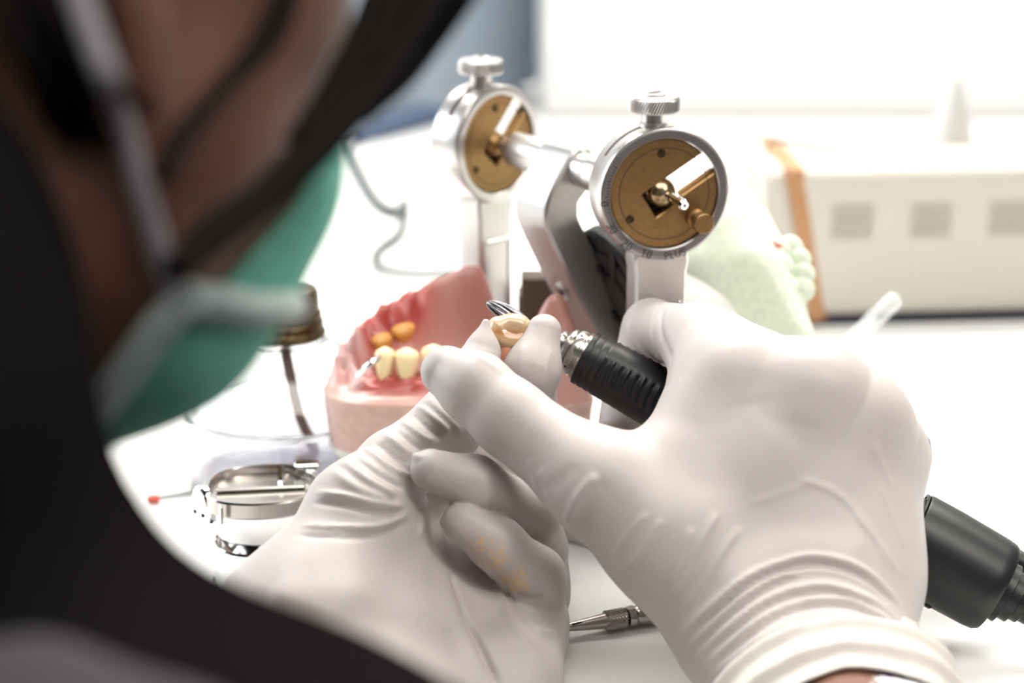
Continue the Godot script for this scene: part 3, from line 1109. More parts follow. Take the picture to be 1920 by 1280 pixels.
func articulator() -> void:
	M.old_steel = mat(Color(0.70, 0.62, 0.48), 0.25, 1.0)
	var cn := Vector3(0.0462, 0.1165, -0.0396)
	var cf := Vector3(-0.0042, 0.1172, -0.117)
	var root := thing("articulator", "metal dental articulator with two brass slotted discs behind the gloved hands", "articulator", Vector3(0.02, 0, -0.08))
	condylar_head(root, cn, deg_to_rad(12.0), true)
	condylar_head(root, cf, deg_to_rad(46.0), false)
	var ax := (cn - cf).normalized()
	var L := (cn - cf).length()
	# crossbar: a turned shaft with collars
	var shaft := lathe([Vector2(0, 0.004), Vector2(0.0030, 0.004), Vector2(0.0030, 0.009), Vector2(0.0053, 0.0095), Vector2(0.0060, 0.0105), Vector2(0.0060, L * 0.36), Vector2(0.0057, L * 0.365), Vector2(0.0057, L * 0.60), Vector2(0.0062, L * 0.61), Vector2(0.0064, L * 0.62), Vector2(0.0064, L * 0.80), Vector2(0.0058, L * 0.82), Vector2(0.0045, L * 0.83), Vector2(0.0045, L - 0.014), Vector2(0.0025, L - 0.013), Vector2(0.0025, L - 0.008), Vector2(0, L - 0.008)], 48)
	part("crossbar", shaft.moved(Transform3D(frame(ax), cf)), M.alu, root, 30.0)
	# upper arm: a bent flat bar, cut out in the plane across the crossbar and as wide as a finger
	var u := Vector3(ax.z, 0, -ax.x)
	var org := cf + ax * (L * 0.335)
	var fr := Transform3D(Basis(u, Vector3.UP, u.cross(Vector3.UP)), org)
	if fr.basis.z.dot(ax) < 0:
		fr.basis.z = -fr.basis.z
	var raw := [Vector2(0.002, 0.0068), Vector2(-0.003, 0.0066), Vector2(-0.0075, 0.001), Vector2(-0.0125, -0.0065), Vector2(-0.0142, -0.0115), Vector2(-0.0142, -0.0165), Vector2(-0.0122, -0.0215), Vector2(-0.006, -0.0335), Vector2(0.004, -0.052), Vector2(0.010, -0.064), Vector2(0.022, -0.064), Vector2(0.016, -0.046), Vector2(0.006, -0.028), Vector2(-0.001, -0.016), Vector2(-0.0005, -0.010), Vector2(0.006, -0.004), Vector2(0.0068, 0.002)]
	var sp := []
	raw.append(raw[0])
	sp = spline(raw, 5)
	sp.pop_back()
	var w := 0.0185
	var arm := part("swing_arm", extrude(PackedVector2Array(sp), w, 0.0010).moved(fr), M.arm, root, 30.0)
	var hole := lathe([Vector2(0, 0), Vector2(0.0018, 0), Vector2(0.0018, 0.0003), Vector2(0.0027, 0.0007), Vector2(0.0032, 0.0007), Vector2(0.0034, 0.0001), Vector2(0.0034, -0.002), Vector2(0, -0.002)], 28)
	var hn := (fr.basis * Vector3(-0.87, -0.48, 0)).normalized()
	part("screw", hole.moved(Transform3D(frame(hn), fr * Vector3(-0.0012, -0.0428, w * 0.5))), M.alu_dull, arm, 30.0)
	part("screw_socket", lathe([Vector2(0, 0.0005), Vector2(0.0013, 0.0005), Vector2(0.0013, 0.0002), Vector2(0, 0.0002)], 12).moved(Transform3D(frame(hn), fr * Vector3(-0.0012, -0.0428, w * 0.5))), M.dark, arm)
	# black mounting plate beyond the arm
	var pc := at(1165, 545, 0.578)
	var pn := (u * 0.9 + Vector3(0, 0.35, 0) + ax * 0.1).normalized()
	var plate := part("mounting_plate", lathe([Vector2(0, 0.003), Vector2(0.007, 0.003), Vector2(0.0075, 0.0022), Vector2(0.0105, 0.0022), Vector2(0.011, 0.003), Vector2(0.0155, 0.003), Vector2(0.016, 0.0022), Vector2(0.019, 0.0022), Vector2(0.0195, 0.003), Vector2(0.0225, 0.003), Vector2(0.0232, 0.002), Vector2(0.0232, -0.002), Vector2(0.0225, -0.003), Vector2(0, -0.003)], 64).moved(Transform3D(frame(-pn), pc)), M.black_plate, root, 30.0)
	for k in 6:
		var a := TAU * k / 6.0
		part("rib", block(Vector3(0.012, 0.0012, 0.002), 0.0004, 0.0003).moved(Transform3D(frame(-pn), pc) * Transform3D(Basis(Vector3.UP, a), Basis(Vector3.UP, a) * Vector3(0.0145, 0.0026, 0))), M.black_plate, plate, 30.0)
	# rear stop and lower frame
	part("stop_block", cube(at(1010, 560, 0.612) + Vector3(-0.0062, -0.012, -0.006), at(1010, 560, 0.612) + Vector3(0.02, 0.0088, 0.006)), M.taupe, root, 25.0)
	part("strut", cube(Vector3(0.002, 0.012, -0.135), Vector3(0.018, 0.062, -0.121)), M.taupe, root, 25.0)
	var fp := PackedVector2Array([Vector2(-0.062, 0.040), Vector2(-0.050, 0.060), Vector2(0.0, 0.058), Vector2(0.045, 0.026), Vector2(0.062, 0.030), Vector2(0.062, 0.052), Vector2(0.030, 0.085), Vector2(0.015, 0.135), Vector2(-0.018, 0.135), Vector2(-0.020, 0.110), Vector2(-0.045, 0.090)])
	part("base_frame", extrude(fp, 0.012, 0.0012).moved(Transform3D(Basis(Vector3.RIGHT, Vector3.FORWARD, Vector3.UP), Vector3.ZERO)), M.alu_dull, root, 30.0)

# ---------- the casts
func tooth_shape(c: Vector3, up: Vector3, facing: Vector3, w: float, h: float, dep: float, tip := 0.25) -> MB:
	# a crown: narrow neck, full belly, worn edge with a shallow crest
	var z := facing.slide(up.normalized()).normalized()
	var y := up.normalized()
	var x := y.cross(z)
	var rows := []
	for i in 13:
		var t := i / 12.0
		var ww := w * (0.30 + 0.68 * sin(clampf(t * 1.15, 0, 1) * PI / 2)) * (1.0 if t < 0.8 else sqrt(maxf(0.02, 1.0 - pow((t - 0.8) / 0.205, 2.0))))
		var dd := dep * (0.55 + 0.45 * sin(t * PI * 0.8)) * (1.0 if t < 0.75 else sqrt(maxf(0.02, 1.0 - pow((t - 0.75) / 0.255, 2.0))))
		var row := PackedVector3Array()
		for j in 28:
			var a := TAU * j / 28.0
			var ca := signf(cos(a)) * pow(absf(cos(a)), 0.8)
			var sa := signf(sin(a)) * pow(absf(sin(a)), 0.85)
			var lift := -0.06 * tip * h * 0.25 * absf(ca) * t
			row.append(c + x * (ca * ww * 0.5) + z * (sa * dd * 0.5) + y * (t * h + lift))
		rows.append(row)
	return MB.new().grid(rows, true, true, true)

func lower_cast() -> void:
	var root := thing("denture_cast", "pink plaster jaw cast with a red wax denture and ivory teeth", "denture cast", Vector3(-0.02, 0.0, -0.08))
	# the outline of the cast, seen from above: x, z
	var o := [Vector2(-0.0625, -0.074), Vector2(-0.0585, -0.0625), Vector2(-0.049, -0.0565), Vector2(-0.030, -0.0545), Vector2(-0.005, -0.0545), Vector2(0.016, -0.055), Vector2(0.0245, -0.0585), Vector2(0.026, -0.068), Vector2(0.020, -0.082), Vector2(0.012, -0.094), Vector2(0.004, -0.1045), Vector2(-0.008, -0.107), Vector2(-0.018, -0.1065), Vector2(-0.034, -0.101), Vector2(-0.050, -0.092), Vector2(-0.060, -0.083)]
	var loop := o.duplicate()
	loop.append(o[0])
	var edge := spline(loop, 6)
	edge.pop_back()
	var cen := Vector2(-0.018, -0.078)
	var ridge := spline([Vector2(0.016, -0.066), Vector2(-0.004, -0.0635), Vector2(-0.026, -0.0635), Vector2(-0.044, -0.067), Vector2(-0.053, -0.076), Vector2(-0.046, -0.0845), Vector2(-0.030, -0.092), Vector2(-0.012, -0.0985)], 6)
	var nz := FastNoiseLite.new()
	nz.seed = 3
	nz.frequency = 170.0
	nz.fractal_octaves = 3
	var height := func(p: Vector2) -> Array:
		var best := 1.0
		var where := 0.0
		for i in ridge.size() - 1:
			var a: Vector2 = ridge[i]
			var d: Vector2 = ridge[i + 1] - a
			var h := clampf((p - a).dot(d) / d.length_squared(), 0.0, 1.0)
			var q := (p - a - d * h).length()
			if q < best:
				best = q
				where = (i + h) / (ridge.size() - 1.0)
		var k := exp(-pow(best / 0.0062, 2.0))
		var y := 0.0445 + 0.0058 * k
		var p0 := 0.028 * exp(-pow(p.distance_to(Vector2(0.0140, -0.0665)) / 0.0105, 2.0))
		var p1 := (0.0075 * smoothstep(0.50, 0.58, where) + 0.0215 * clampf((where - 0.56) / 0.40, 0, 1)) * exp(-pow(best / 0.0095, 2.0))
		y += p0 + p1
		var front_k := smoothstep(0.38, 0.48, where) * (1.0 - smoothstep(0.60, 0.68, where)) * exp(-pow(best / 0.009, 2.0))
		y += front_k * 0.0013 * nz.get_noise_2d(p.x * 3.1 + 0.4, p.y * 3.1)
		var wax := k * smoothstep(0.13, 0.22, where) * (1.0 - smoothstep(0.80, 0.92, where))
		y += wax * (0.0016 + 0.0022 * smoothstep(0.40, 0.50, where) * (1.0 - smoothstep(0.58, 0.66, where))) * nz.get_noise_2d(p.x, p.y) * 1.6
		return [y, wax, where, best]
	var rows := []
	var cols := PackedColorArray()
	var b := MB.new()
	var R := 44
	for i in R + 1:
		var t := float(i) / R
		var row := PackedVector3Array()
		for e: Vector2 in edge:
			var p: Vector2 = cen.lerp(e, t)
			var hh: Array = height.call(p)
			var y: float = hh[0]
			if t > 0.94:
				y = lerpf(y, 0.0440, (t - 0.94) / 0.06)
			row.append(Vector3(p.x, y, p.y))
			var nn := nz.get_noise_2d(p.x * 0.7 + 3.0, p.y * 0.7)
			var stone := Color(0.44, 0.215, 0.18)
			var rim := Color(0.64, 0.36, 0.31)
			var wax_c := Color(0.33, 0.035, 0.03).lerp(Color(0.50, 0.11, 0.09), clampf(0.5 + nn, 0, 1))
			var cc: Color = stone.lerp(wax_c, clampf(hh[1] * 2.2, 0, 1))
			var front := smoothstep(0.42, 0.50, hh[2]) * (1.0 - smoothstep(0.56, 0.66, hh[2]))
			cc = cc.lerp(Color(0.74, 0.58, 0.56).lerp(Color(0.50, 0.22, 0.21), clampf(0.5 + nn * 1.5, 0, 1)), front)
			cc = cc.lerp(Color(0.42, 0.16, 0.14), 0.55 * smoothstep(0.84, 0.98, hh[2]) * (1.0 - smoothstep(0.004, 0.012, hh[3])))
			cols.append(cc.lerp(rim, smoothstep(0.80, 0.95, t)))
		rows.append(row)
	b.grid(rows, true)
	b.c = cols
	part("wax_ridge", b, M.gum, root, 180.0, "glossy pink and red gum ridge")
	var base := []
	for q: Array in [[1.0, 0.0441], [1.012, 0.0432], [1.0, 0.040], [0.985, 0.030], [0.97, 0.0255]]:
		var row := PackedVector3Array()
		for e: Vector2 in edge:
			var p: Vector2 = cen + (e - cen) * q[0]
			row.append(Vector3(p.x, q[1], p.y))
		base.append(row)
	part("stone_base", MB.new().grid(base, true, false, true), M.pink_stone, root, 40.0)
	var pl := []
	for q: Array in [[0.975, 0.026], [0.985, 0.0245], [0.90, 0.018], [0.86, 0.0121]]:
		var row := PackedVector3Array()
		for e: Vector2 in edge:
			var p: Vector2 = cen + (e - cen) * q[0]
			row.append(Vector3(p.x, q[1], p.y))
		pl.append(row)
	part("plaster_mount", MB.new().grid(pl, true, true, true), M.plaster, root, 40.0, "white plaster under the pink stone")
	# teeth on the near side: three in view; two on the far side
	for q: Array in [[721, 731, 0.0608, 6.8, 62], [762, 733, 0.061, 8.4, 62], [812, 726, 0.063, 8.6, 62]]:
		var p := on_level(q[0], q[1], 0.0455)
		part("tooth", tooth_shape(p + Vector3(0, 0.0015, -0.0002), Vector3(0.03, 1, -0.16), Vector3(-0.25, 0, 1), q[3] * 0.001 * 0.98, 0.0128, 0.0075), M.tooth, root, 180.0)
	for q: Array in [[Vector3(-0.0435, 0.0525, -0.0820), 7.8], [Vector3(-0.0365, 0.0550, -0.0850), 8.6]]:
		part("tooth", tooth_shape(q[0], Vector3(0, 1, 0.35), Vector3(0.5, 0, 0.8), q[1] * 0.001, 0.0085, 0.006), M.tooth_far, root, 180.0, "orange-stained ivory tooth")
	part("clasp", tube(spline([at(668, 706, 0.566), at(685, 690, 0.562), at(700, 678, 0.561), at(712, 668, 0.566)], 5), [0.0010], 10, 0.5), M.chrome, root, 180.0, "bent steel wire clasp")

func upper_cast() -> void:
	var root := thing("stone_cast", "pale green plaster jaw cast flipped back behind the articulator", "denture cast", at(1400, 600, 0.6) * Vector3(1, 0, 1))
	var s := Soft.new()
	s.k_palm = 0.006
	limb(s, [[1360, 440, 0.606, 13], [1400, 520, 0.602, 14], [1450, 640, 0.597, 14]])
	limb(s, [[1385, 438, 0.612, 12.5], [1432, 530, 0.612, 12], [1455, 650, 0.608, 13]])
	limb(s, [[1330, 500, 0.603, 12], [1385, 590, 0.600, 12], [1420, 690, 0.596, 12]])
	limb(s, [[1345, 430, 0.600, 4], [1400, 492, 0.594, 3], [1452, 560, 0.592, 3]])
	s.cut(at(1400, 560, 0.588), at(1400, 560, 0.2) - at(1400, 560, 0.5))
	s.build(0.0022)
	part("stone_body", s.out(), M.green_stone, root, 180.0)
	var k := 0
	for q: Array in [[1462, 470, 0.602, 3.6, 5.0], [1484, 462, 0.604, 3.4, 5.5], [1498, 485, 0.603, 3.6, 5.5], [1504, 512, 0.602, 3.8, 6.0], [1503, 540, 0.601, 4.0, 6.0], [1488, 562, 0.600, 4.0, 6.0], [1462, 500, 0.598, 4.4, 4.0], [1470, 540, 0.597, 4.4, 4.0]]:
		var t := Soft.new()
		t.k_palm = 0.003
		limb(t, [[q[0] - 22, q[1] + 10, q[2] + 0.001, q[3] + 0.4], [q[0], q[1], q[2], q[3]]])
		limb(t, [[q[0] - 4, q[1] - 6, q[2] - 0.002, q[3] * 0.7], [q[0] + 4, q[1] + 5, q[2] - 0.001, q[3] * 0.8]])
		t.build(0.0012)
		part("stone_tooth", t.out(), M.green_stone, root, 180.0)
		k += 1
	part("red_mark", tube(spline([at(1450, 452, 0.596), at(1456, 458, 0.594), at(1466, 462, 0.594)], 4), [0.0007], 8), M.red, root, 180.0, "red wax line")
	var p := Soft.new()
	p.k_palm = 0.006
	limb(p, [[1290, 515, 0.606, 9], [1318, 600, 0.598, 12], [1360, 720, 0.588, 14]])
	limb(p, [[1285, 560, 0.604, 9], [1300, 660, 0.596, 12], [1330, 760, 0.586, 14]])
	p.build(0.0024)
	part("plaster_mount", p.out(), M.plaster, root, 180.0, "white plaster block behind the green stone")

# ---------- tools and things on the bench
func handpiece() -> void:
	var a := at(913, 567, 0.516)
	var z := at(1856, 1095, 0.492)
	var ax := (z - a).normalized()
	var L := (z - a).length()
	var fr := Transform3D(frame(ax), a)
	var root := thing("handpiece", "black ribbed dental handpiece held by the glove, fluted steel bur at its tip", "handpiece", a)
	var sx := func(px: float) -> float:                      # how far along the axis a bearing lies
		var lo := 0.0
		var hi := L * 1.1
		for i in 30:
			var m := (lo + hi) / 2
			var q: Vector3 = cam_basis.inverse() * (a + ax * m - CAM_POS)
			if q.x / -q.z * focal + 960.0 < px:
				lo = m
			else:
				hi = m
		return lo
	# bur: twelve twisted flutes
	var s1: float = sx.call(1002)
	var rows := []
	var NB := 72
	for i in 29:
		var t := i / 28.0
		var r := 0.0026 * pow(sin(clampf(t * 2.1 + 0.03, 0, 1) * PI / 2), 0.5) * (1.0 - 0.45 * smoothstep(0.55, 1.0, t))
		var row := PackedVector3Array()
		for j in NB:
			var an := TAU * j / NB
			var ph := fposmod(an * 10.0 + t * 9.0, TAU) / TAU
			var q := r * (0.80 + 0.20 * (1.0 - pow(absf(ph * 2.0 - 1.0), 1.5)))
			row.append(Vector3(cos(an) * q, t * s1, sin(an) * q))
		rows.append(row)
	var bur := part("bur", MB.new().grid(rows, true, true, true).moved(fr), M.carbide, root, 35.0, "fluted steel cutting bur")
	var s2: float = sx.call(1056)
	part("shank", lathe([Vector2(0, s1 - 0.001), Vector2(0.0014, s1 - 0.0008), Vector2(0.0012, s1 + 0.002), Vector2(0.0012, s2 + 0.002), Vector2(0, s2 + 0.002)], 24).moved(fr), M.steel, bur)
	var g0: float = sx.call(1093)
	var n := lathe([Vector2(0, s2 - 0.0045), Vector2(0.0024, s2 - 0.0045), Vector2(0.0027, s2 - 0.004), Vector2(0.0027, s2 - 0.002), Vector2(0.0038, s2 - 0.0018), Vector2(0.0043, s2 - 0.0012), Vector2(0.0043, s2 - 0.0004), Vector2(0.0039, s2), Vector2(0.0046, s2 + 0.0004), Vector2(0.0060, s2 + 0.0013), Vector2(0.0063, s2 + 0.0022), Vector2(0.0059, s2 + 0.0026), Vector2(0.0066, s2 + 0.003), Vector2(0.0072, s2 + 0.0042), Vector2(0.0072, s2 + 0.0052), Vector2(0.0069, s2 + 0.0054), Vector2(0.0069, s2 + 0.0058), Vector2(0.0076, s2 + 0.0061), Vector2(0.0077, g0 + 0.001), Vector2(0, g0 + 0.001)], 64)
	var nose := part("nose_collet", n.moved(fr), M.steel, root, 28.0, "stepped chrome collet")
	for k in 4:
		var an := TAU * k / 4.0 + 0.4
		part("collet_slot", block(Vector3(0.0009, 0.0010, 0.0005), 0.0002, 0.0002).moved(fr * Transform3D(Basis(Vector3.UP, an), Basis(Vector3.UP, an) * Vector3(0.0069, s2 + 0.0036, 0))), M.dark, nose)
	# rubber grip: smooth front rings, then ribs on the flanks only
	var g1: float = sx.call(1560)
	var gr := []
	var NG := 96
	var steps := 150
	for i in steps + 1:
		var t := float(i) / steps
		var y := lerpf(g0, g1, t)
		var mm := (y - g0) * 1000.0
		var base := lerpf(0.0083, 0.0106, t)
		base *= sqrt(clampf(mm / 1.2 + 0.72, 0.0, 1.0))
		var row := PackedVector3Array()
		for j in NG:
			var an := TAU * j / NG
			var r := base
			if mm > 2.0 and mm < 6.6:
				r -= 0.00022 * clampf(1.6 * pow(absf(cos(PI * mm / 2.1)), 8.0), 0, 1)
			if mm > 7.0 and mm < 34.0:
				var flank := smoothstep(0.12, 0.3, sin(an * 3.0 + 0.6))
				var sweep := mm + 0.6 * sin(an * 3.0)
				r += flank * 0.00055 * pow(0.5 + 0.5 * cos(TAU * sweep / 2.5), 1.6) - flank * 0.0002
			row.append(Vector3(cos(an) * r, y, sin(an) * r))
		gr.append(row)
	part("rubber_grip", MB.new().grid(gr, true, true, true).moved(fr), M.rubber, root, 30.0, "black rubber grip with moulded ribs")
	# motor body
	var m0: float = sx.call(1700)
	var m1: float = sx.call(1872)
	part("sleeve_neck", lathe([Vector2(0, g1 - 0.001), Vector2(0.0108, g1 - 0.001), Vector2(0.0122, m0 - 0.004), Vector2(0.0122, m0 + 0.003), Vector2(0, m0 + 0.003)], 64).moved(fr), M.black_case, root, 30.0)
	var body := part("motor_body", lathe([Vector2(0, m0), Vector2(0.0130, m0), Vector2(0.0138, m0 + 0.0004), Vector2(0.0140, m0 + 0.001), Vector2(0.0141, m0 + 0.010), Vector2(0.0137, m1 - 0.004), Vector2(0.0134, m1 - 0.0015), Vector2(0.0126, m1 - 0.0002), Vector2(0.0118, m1), Vector2(0, m1)], 80).moved(fr), M.black_case, root, 28.0)
	part("seam_ring", lathe_closed([Vector2(0.0129, m0 - 0.0007), Vector2(0.0137, m0 - 0.0007), Vector2(0.0137, m0 - 0.0001), Vector2(0.0129, m0 - 0.0001)], 64).moved(fr), M.rubber, body)
	var down := (fr.basis.inverse() * cam_basis * Vector3(-0.5, -0.85, 0.2))
	var an0 := atan2(down.z, down.x)
	for q: Array in [[0.0045, -0.05], [0.011, 0.05]]:
		var bz := Basis(Vector3.UP, -an0 + q[1])
		part("key", block(Vector3(0.0016, 0.004, 0.003), 0.0005, 0.0004).moved(fr * Transform3D(bz, bz * Vector3(0.0137, m0 + q[0], 0))), M.rubber, body, 30.0)
	part("strain_relief", lathe([Vector2(0, m1 - 0.001), Vector2(0.0086, m1 - 0.001), Vector2(0.0088, m1 + 0.0025), Vector2(0.0072, m1 + 0.003), Vector2(0.0072, m1 + 0.0055), Vector2(0.0060, m1 + 0.006), Vector2(0.0060, m1 + 0.008), Vector2(0.0052, m1 + 0.0085), Vector2(0.0052, m1 + 0.011), Vector2(0.0046, m1 + 0.0115), Vector2(0.0046, m1 + 0.018), Vector2(0, m1 + 0.018)], 48).moved(fr), M.rubber, root, 28.0)
	var e := fr * Vector3(0, m1 + 0.016, 0)
	var cord := spline([e - ax * 0.01, e, e + ax * 0.03, e + ax * 0.07 + Vector3(0.02, -0.012, 0), Vector3(0.27, 0.0065, 0.02), Vector3(0.36, 0.005, -0.04), Vector3(0.40, 0.0045, -0.12), Vector3(0.42, 0.0045, -0.3)], 10)
	for i in cord.size():
		cord[i].y = maxf(cord[i].y, 0.0045)
	part("cord", tube(cord, [0.0036], 14), M.rubber, root, 180.0)

func hanging_cable() -> void:
	# a second black cable beside the motor, and where it comes out beyond the hand
	var pts := spline([on_level(1600, 850, 0.0034), at(1740, 985, 0.535), at(1840, 1003, 0.527), at(1905, 1046, 0.522), at(2000, 1110, 0.515), on_level(2120, 1150, 0.0034), on_level(2300, 1100, 0.0034)], 10)
	for i in pts.size():
		pts[i].y = maxf(pts[i].y, 0.0036)
	var o := part("black_cable", tube(pts, [0.0030], 14), M.rubber, self, 180.0)
	tag(o, "thin black cable running behind the black handpiece motor", "cable")
	var p := on_level(1718, 862, 0.0)
	var cap := part("rubber_cap", lathe([Vector2(0, 0), Vector2(0.0050, 0), Vector2(0.0054, 0.0005), Vector2(0.0050, 0.008), Vector2(0.0042, 0.0088), Vector2(0, 0.0088)], 32).moved(Transform3D(Basis(), p)), M.rubber, self)
	tag(cap, "small black rubber cap on the bench just beyond the gloved wrist", "cap")

func spirit_lamp() -> void:
	var c := on_level(538, 950, 0.0)
	var q := at(538, 700, 0.612)
	c = Vector3(q.x, 0, q.z)
	var root := thing("spirit_lamp", "round glass spirit lamp with lilac spirit and a ridged brass collar", "lamp", c)
	var fr := Transform3D(Basis(), c)
	var R := 0.0355
	var prof := [Vector2(0, 0.001), Vector2(R * 0.90, 0.0), Vector2(R * 0.97, 0.002), Vector2(R * 0.985, 0.006), Vector2(R, 0.024), Vector2(R * 1.015, 0.0265), Vector2(R * 1.015, 0.0285), Vector2(R * 0.99, 0.0305), Vector2(R * 0.93, 0.0345), Vector2(R * 0.80, 0.0405), Vector2(R * 0.62, 0.0465), Vector2(R * 0.46, 0.0505), Vector2(R * 0.36, 0.053), Vector2(R * 0.34, 0.056)]
	var pr2 := spline(prof, 4)
	var rows := []
	for p: Vector2 in pr2:
		rows.append(ring(maxf(p.x, 1e-6), p.y, 72))
	var back := spline(prof, 4)
	back.reverse()
	for p: Vector2 in back:
		rows.append(ring(maxf(p.x - 0.0016, 1e-6), p.y + (0.0016 if p.y < 0.01 else -0.0003), 72))
	part("glass_bottle", MB.new().grid(rows, true).moved(fr), M.solid_glass, root, 50.0)
	for gb: Array in [[R * 1.0, 0.0275, 0.0011], [R * 0.365, 0.0520, 0.0012], [R * 0.93, 0.0030, 0.0014]]:
		var tr := []
		for k in 12:
			tr.append(Vector2(gb[0] + cos(TAU * k / 12.0) * gb[2], gb[1] + sin(TAU * k / 12.0) * gb[2]))
		part("glass_bead", lathe_closed(tr, 72).moved(fr), M.solid_glass, root, 180.0)
	part("spirit", lathe([Vector2(0, 0.0025), Vector2(R * 0.90, 0.003), Vector2(R * 0.955, 0.006), Vector2(R * 0.965, 0.0185), Vector2(R * 0.94, 0.0190), Vector2(0, 0.0190)], 64).moved(fr), M.spirit, root, 40.0, "pale lilac liquid")
	var col := []
	for p: Array in [[0.0108, 0.0535], [0.0138, 0.0535], [0.0142, 0.0545], [0.0136, 0.0560], [0.0128, 0.0568], [0.0134, 0.0580], [0.0130, 0.0592], [0.0122, 0.0600], [0.0128, 0.0612], [0.0124, 0.0622], [0.0116, 0.0630], [0.0121, 0.0642], [0.0118, 0.0690], [0.0112, 0.0700], [0.0040, 0.0704], [0.0038, 0.0730]]:
		col.append(Vector2(p[0], p[1]))
	col.push_front(Vector2(0, 0.0535))
	col.append(Vector2(0, 0.0730))
	part("brass_collar", lathe(col, 64).moved(fr), M.old_brass, root, 28.0, "ridged tarnished brass collar")
	part("wick", tube(spline([c + Vector3(0.0005, 0.072, 0.0), c + Vector3(0.0, 0.053, 0.003), c + Vector3(0.002, 0.040, 0.006), c + Vector3(0.005, 0.026, 0.008), c + Vector3(0.009, 0.012, 0.004), c + Vector3(0.002, 0.0045, -0.006)], 6), [0.0019], 14), M.wick, root, 180.0, "braided cotton wick")

func wax_tin() -> void:
	# a chrome dish with a hinged lid ring, on a folded sheet-metal stand
	var q := at(492, 905, 0.530)
	var c := Vector3(q.x, 0, q.z)
	var top := q.y
	var root := thing("chrome_dish", "chrome dish with a rimmed lid and riveted ear on a bent metal stand", "dish", c)
	var fr := Transform3D(Basis(Vector3.UP, 0.12), c)
	var el := func(r: float, y: float, sq: float) -> PackedVector3Array:       # an oval with flattened sides
		var o := PackedVector3Array()
		for j in 72:
			var a := TAU * j / 72.0
			var m := pow(pow(absf(cos(a)), 3.2) + pow(absf(sin(a)), 3.2), -1.0 / 3.2)
			var w := lerpf(1.0, m, sq)
			o.append(fr * Vector3(cos(a) * r * w, y, sin(a) * r * 0.95 * w))
		return o
	var r := 0.0180
	var dish := []
	for p: Array in [[0.0082, top - 0.0225, 0.0], [0.0115, top - 0.0200, 0.0], [0.0146, top - 0.0140, 0.1], [0.0160, top - 0.0075, 0.3], [0.0165, top - 0.0052, 0.4]]:
		dish.append(el.call(p[0], p[1], p[2]))
	part("bowl", MB.new().grid(dish, true, true, true), M.chrome, root, 60.0)
	var lid := []
	for p: Array in [[0.0162, top - 0.0055, 0.4], [0.0172, top - 0.0052, 0.5], [0.0176, top - 0.0046, 0.5], [0.0176, top - 0.0006, 0.5], [0.0172, top, 0.5], [0.0160, top, 0.5], [0.0156, top - 0.0006, 0.5], [0.0152, top - 0.0026, 0.5]]:
		lid.append(el.call(p[0], p[1], p[2]))
	var ld := part("lid_rim", MB.new().grid(lid, true, true, true), M.steel, root, 30.0)
	part("lid_bar", cube(Vector3(-0.014, top - 0.0026, -0.0012), Vector3(0.013, top - 0.0012, 0.0008)).moved(fr), M.steel, ld, 30.0)
	part("lid_bar", cube(Vector3(0.0045, top - 0.0022, -0.0145), Vector3(0.0065, top - 0.0002, -0.0012)).moved(fr), M.chrome, ld, 30.0)
	part("lid_bar", cube(Vector3(0.0095, top - 0.0012, -0.0150), Vector3(0.0175, top + 0.0012, -0.0105)).moved(fr), M.chrome, ld, 30.0)
	# hinge ear with two rivets
	var ear := lathe([Vector2(0, -0.0016), Vector2(0.0058, -0.0016), Vector2(0.0066, -0.0010), Vector2(0.0066, 0.0006), Vector2(0.0055, 0.0014), Vector2(0, 0.0018)], 40)
	var ef := fr * Transform3D(Basis(Vector3.UP, 0.6) * Basis(Vector3.BACK, PI / 2), Vector3(-0.0178, top - 0.0052, 0.0035))
	var ep := part("hinge_ear", ear.moved(ef * Transform3D(Basis().scaled(Vector3(1, 1, 0.8)), Vector3.ZERO)), M.chrome, root, 35.0)
	for k: float in [-1.0, 1.0]:
		part("rivet_hole", lathe([Vector2(0, 0.0022), Vector2(0.0006, 0.0021), Vector2(0.0006, 0.001), Vector2(0, 0.001)], 14).moved(ef * Transform3D(Basis(), Vector3(-0.002, -0.0003, 0.0022 * k))), M.dark, ep)
	part("lug", cube(Vector3(-0.0125, top - 0.0058, 0.0155), Vector3(-0.0112, top + 0.0002, 0.0178)).moved(fr), M.chrome, root, 30.0)
	# stand: a strip bent round, rolled at its upper edge, with one corner
	var st := []
	var y1 := top - 0.0165
	for p: Array in [[0.0, 0.0], [0.0, y1 - 0.001], [0.0006, y1], [0.0012, y1 - 0.0006], [0.0010, y1 - 0.002], [0.0010, 0.0]]:
		var row := PackedVector3Array()
		for j in 25:
			var a := lerpf(deg_to_rad(95.0), deg_to_rad(265.0), j / 24.0)
			var rr: float = 0.0158 - p[0]
			row.append(fr * Vector3(cos(a) * rr, p[1] - 0.0012 * cos((j / 24.0 - 0.5) * 3.0) * (1.0 if p[1] > 0.004 else 0.0), -sin(a) * rr))
		st.append(row)
	part("bent_strip", MB.new().grid(st, false), M.chrome, root, 35.0)
	part("stand_column", block(Vector3(0.0145, top - 0.0205, 0.0145), 0.0012, 0.0005).moved(fr * Transform3D(Basis(Vector3.UP, 0.35), Vector3(0.0012, 0, 0.004))), M.steel, root, 30.0)
	part("foot", lathe([Vector2(0, 0), Vector2(0.0170, 0), Vector2(0.0174, 0.0006), Vector2(0.0168, 0.0014), Vector2(0, 0.0016)], 48).moved(fr), M.chrome, root, 30.0)

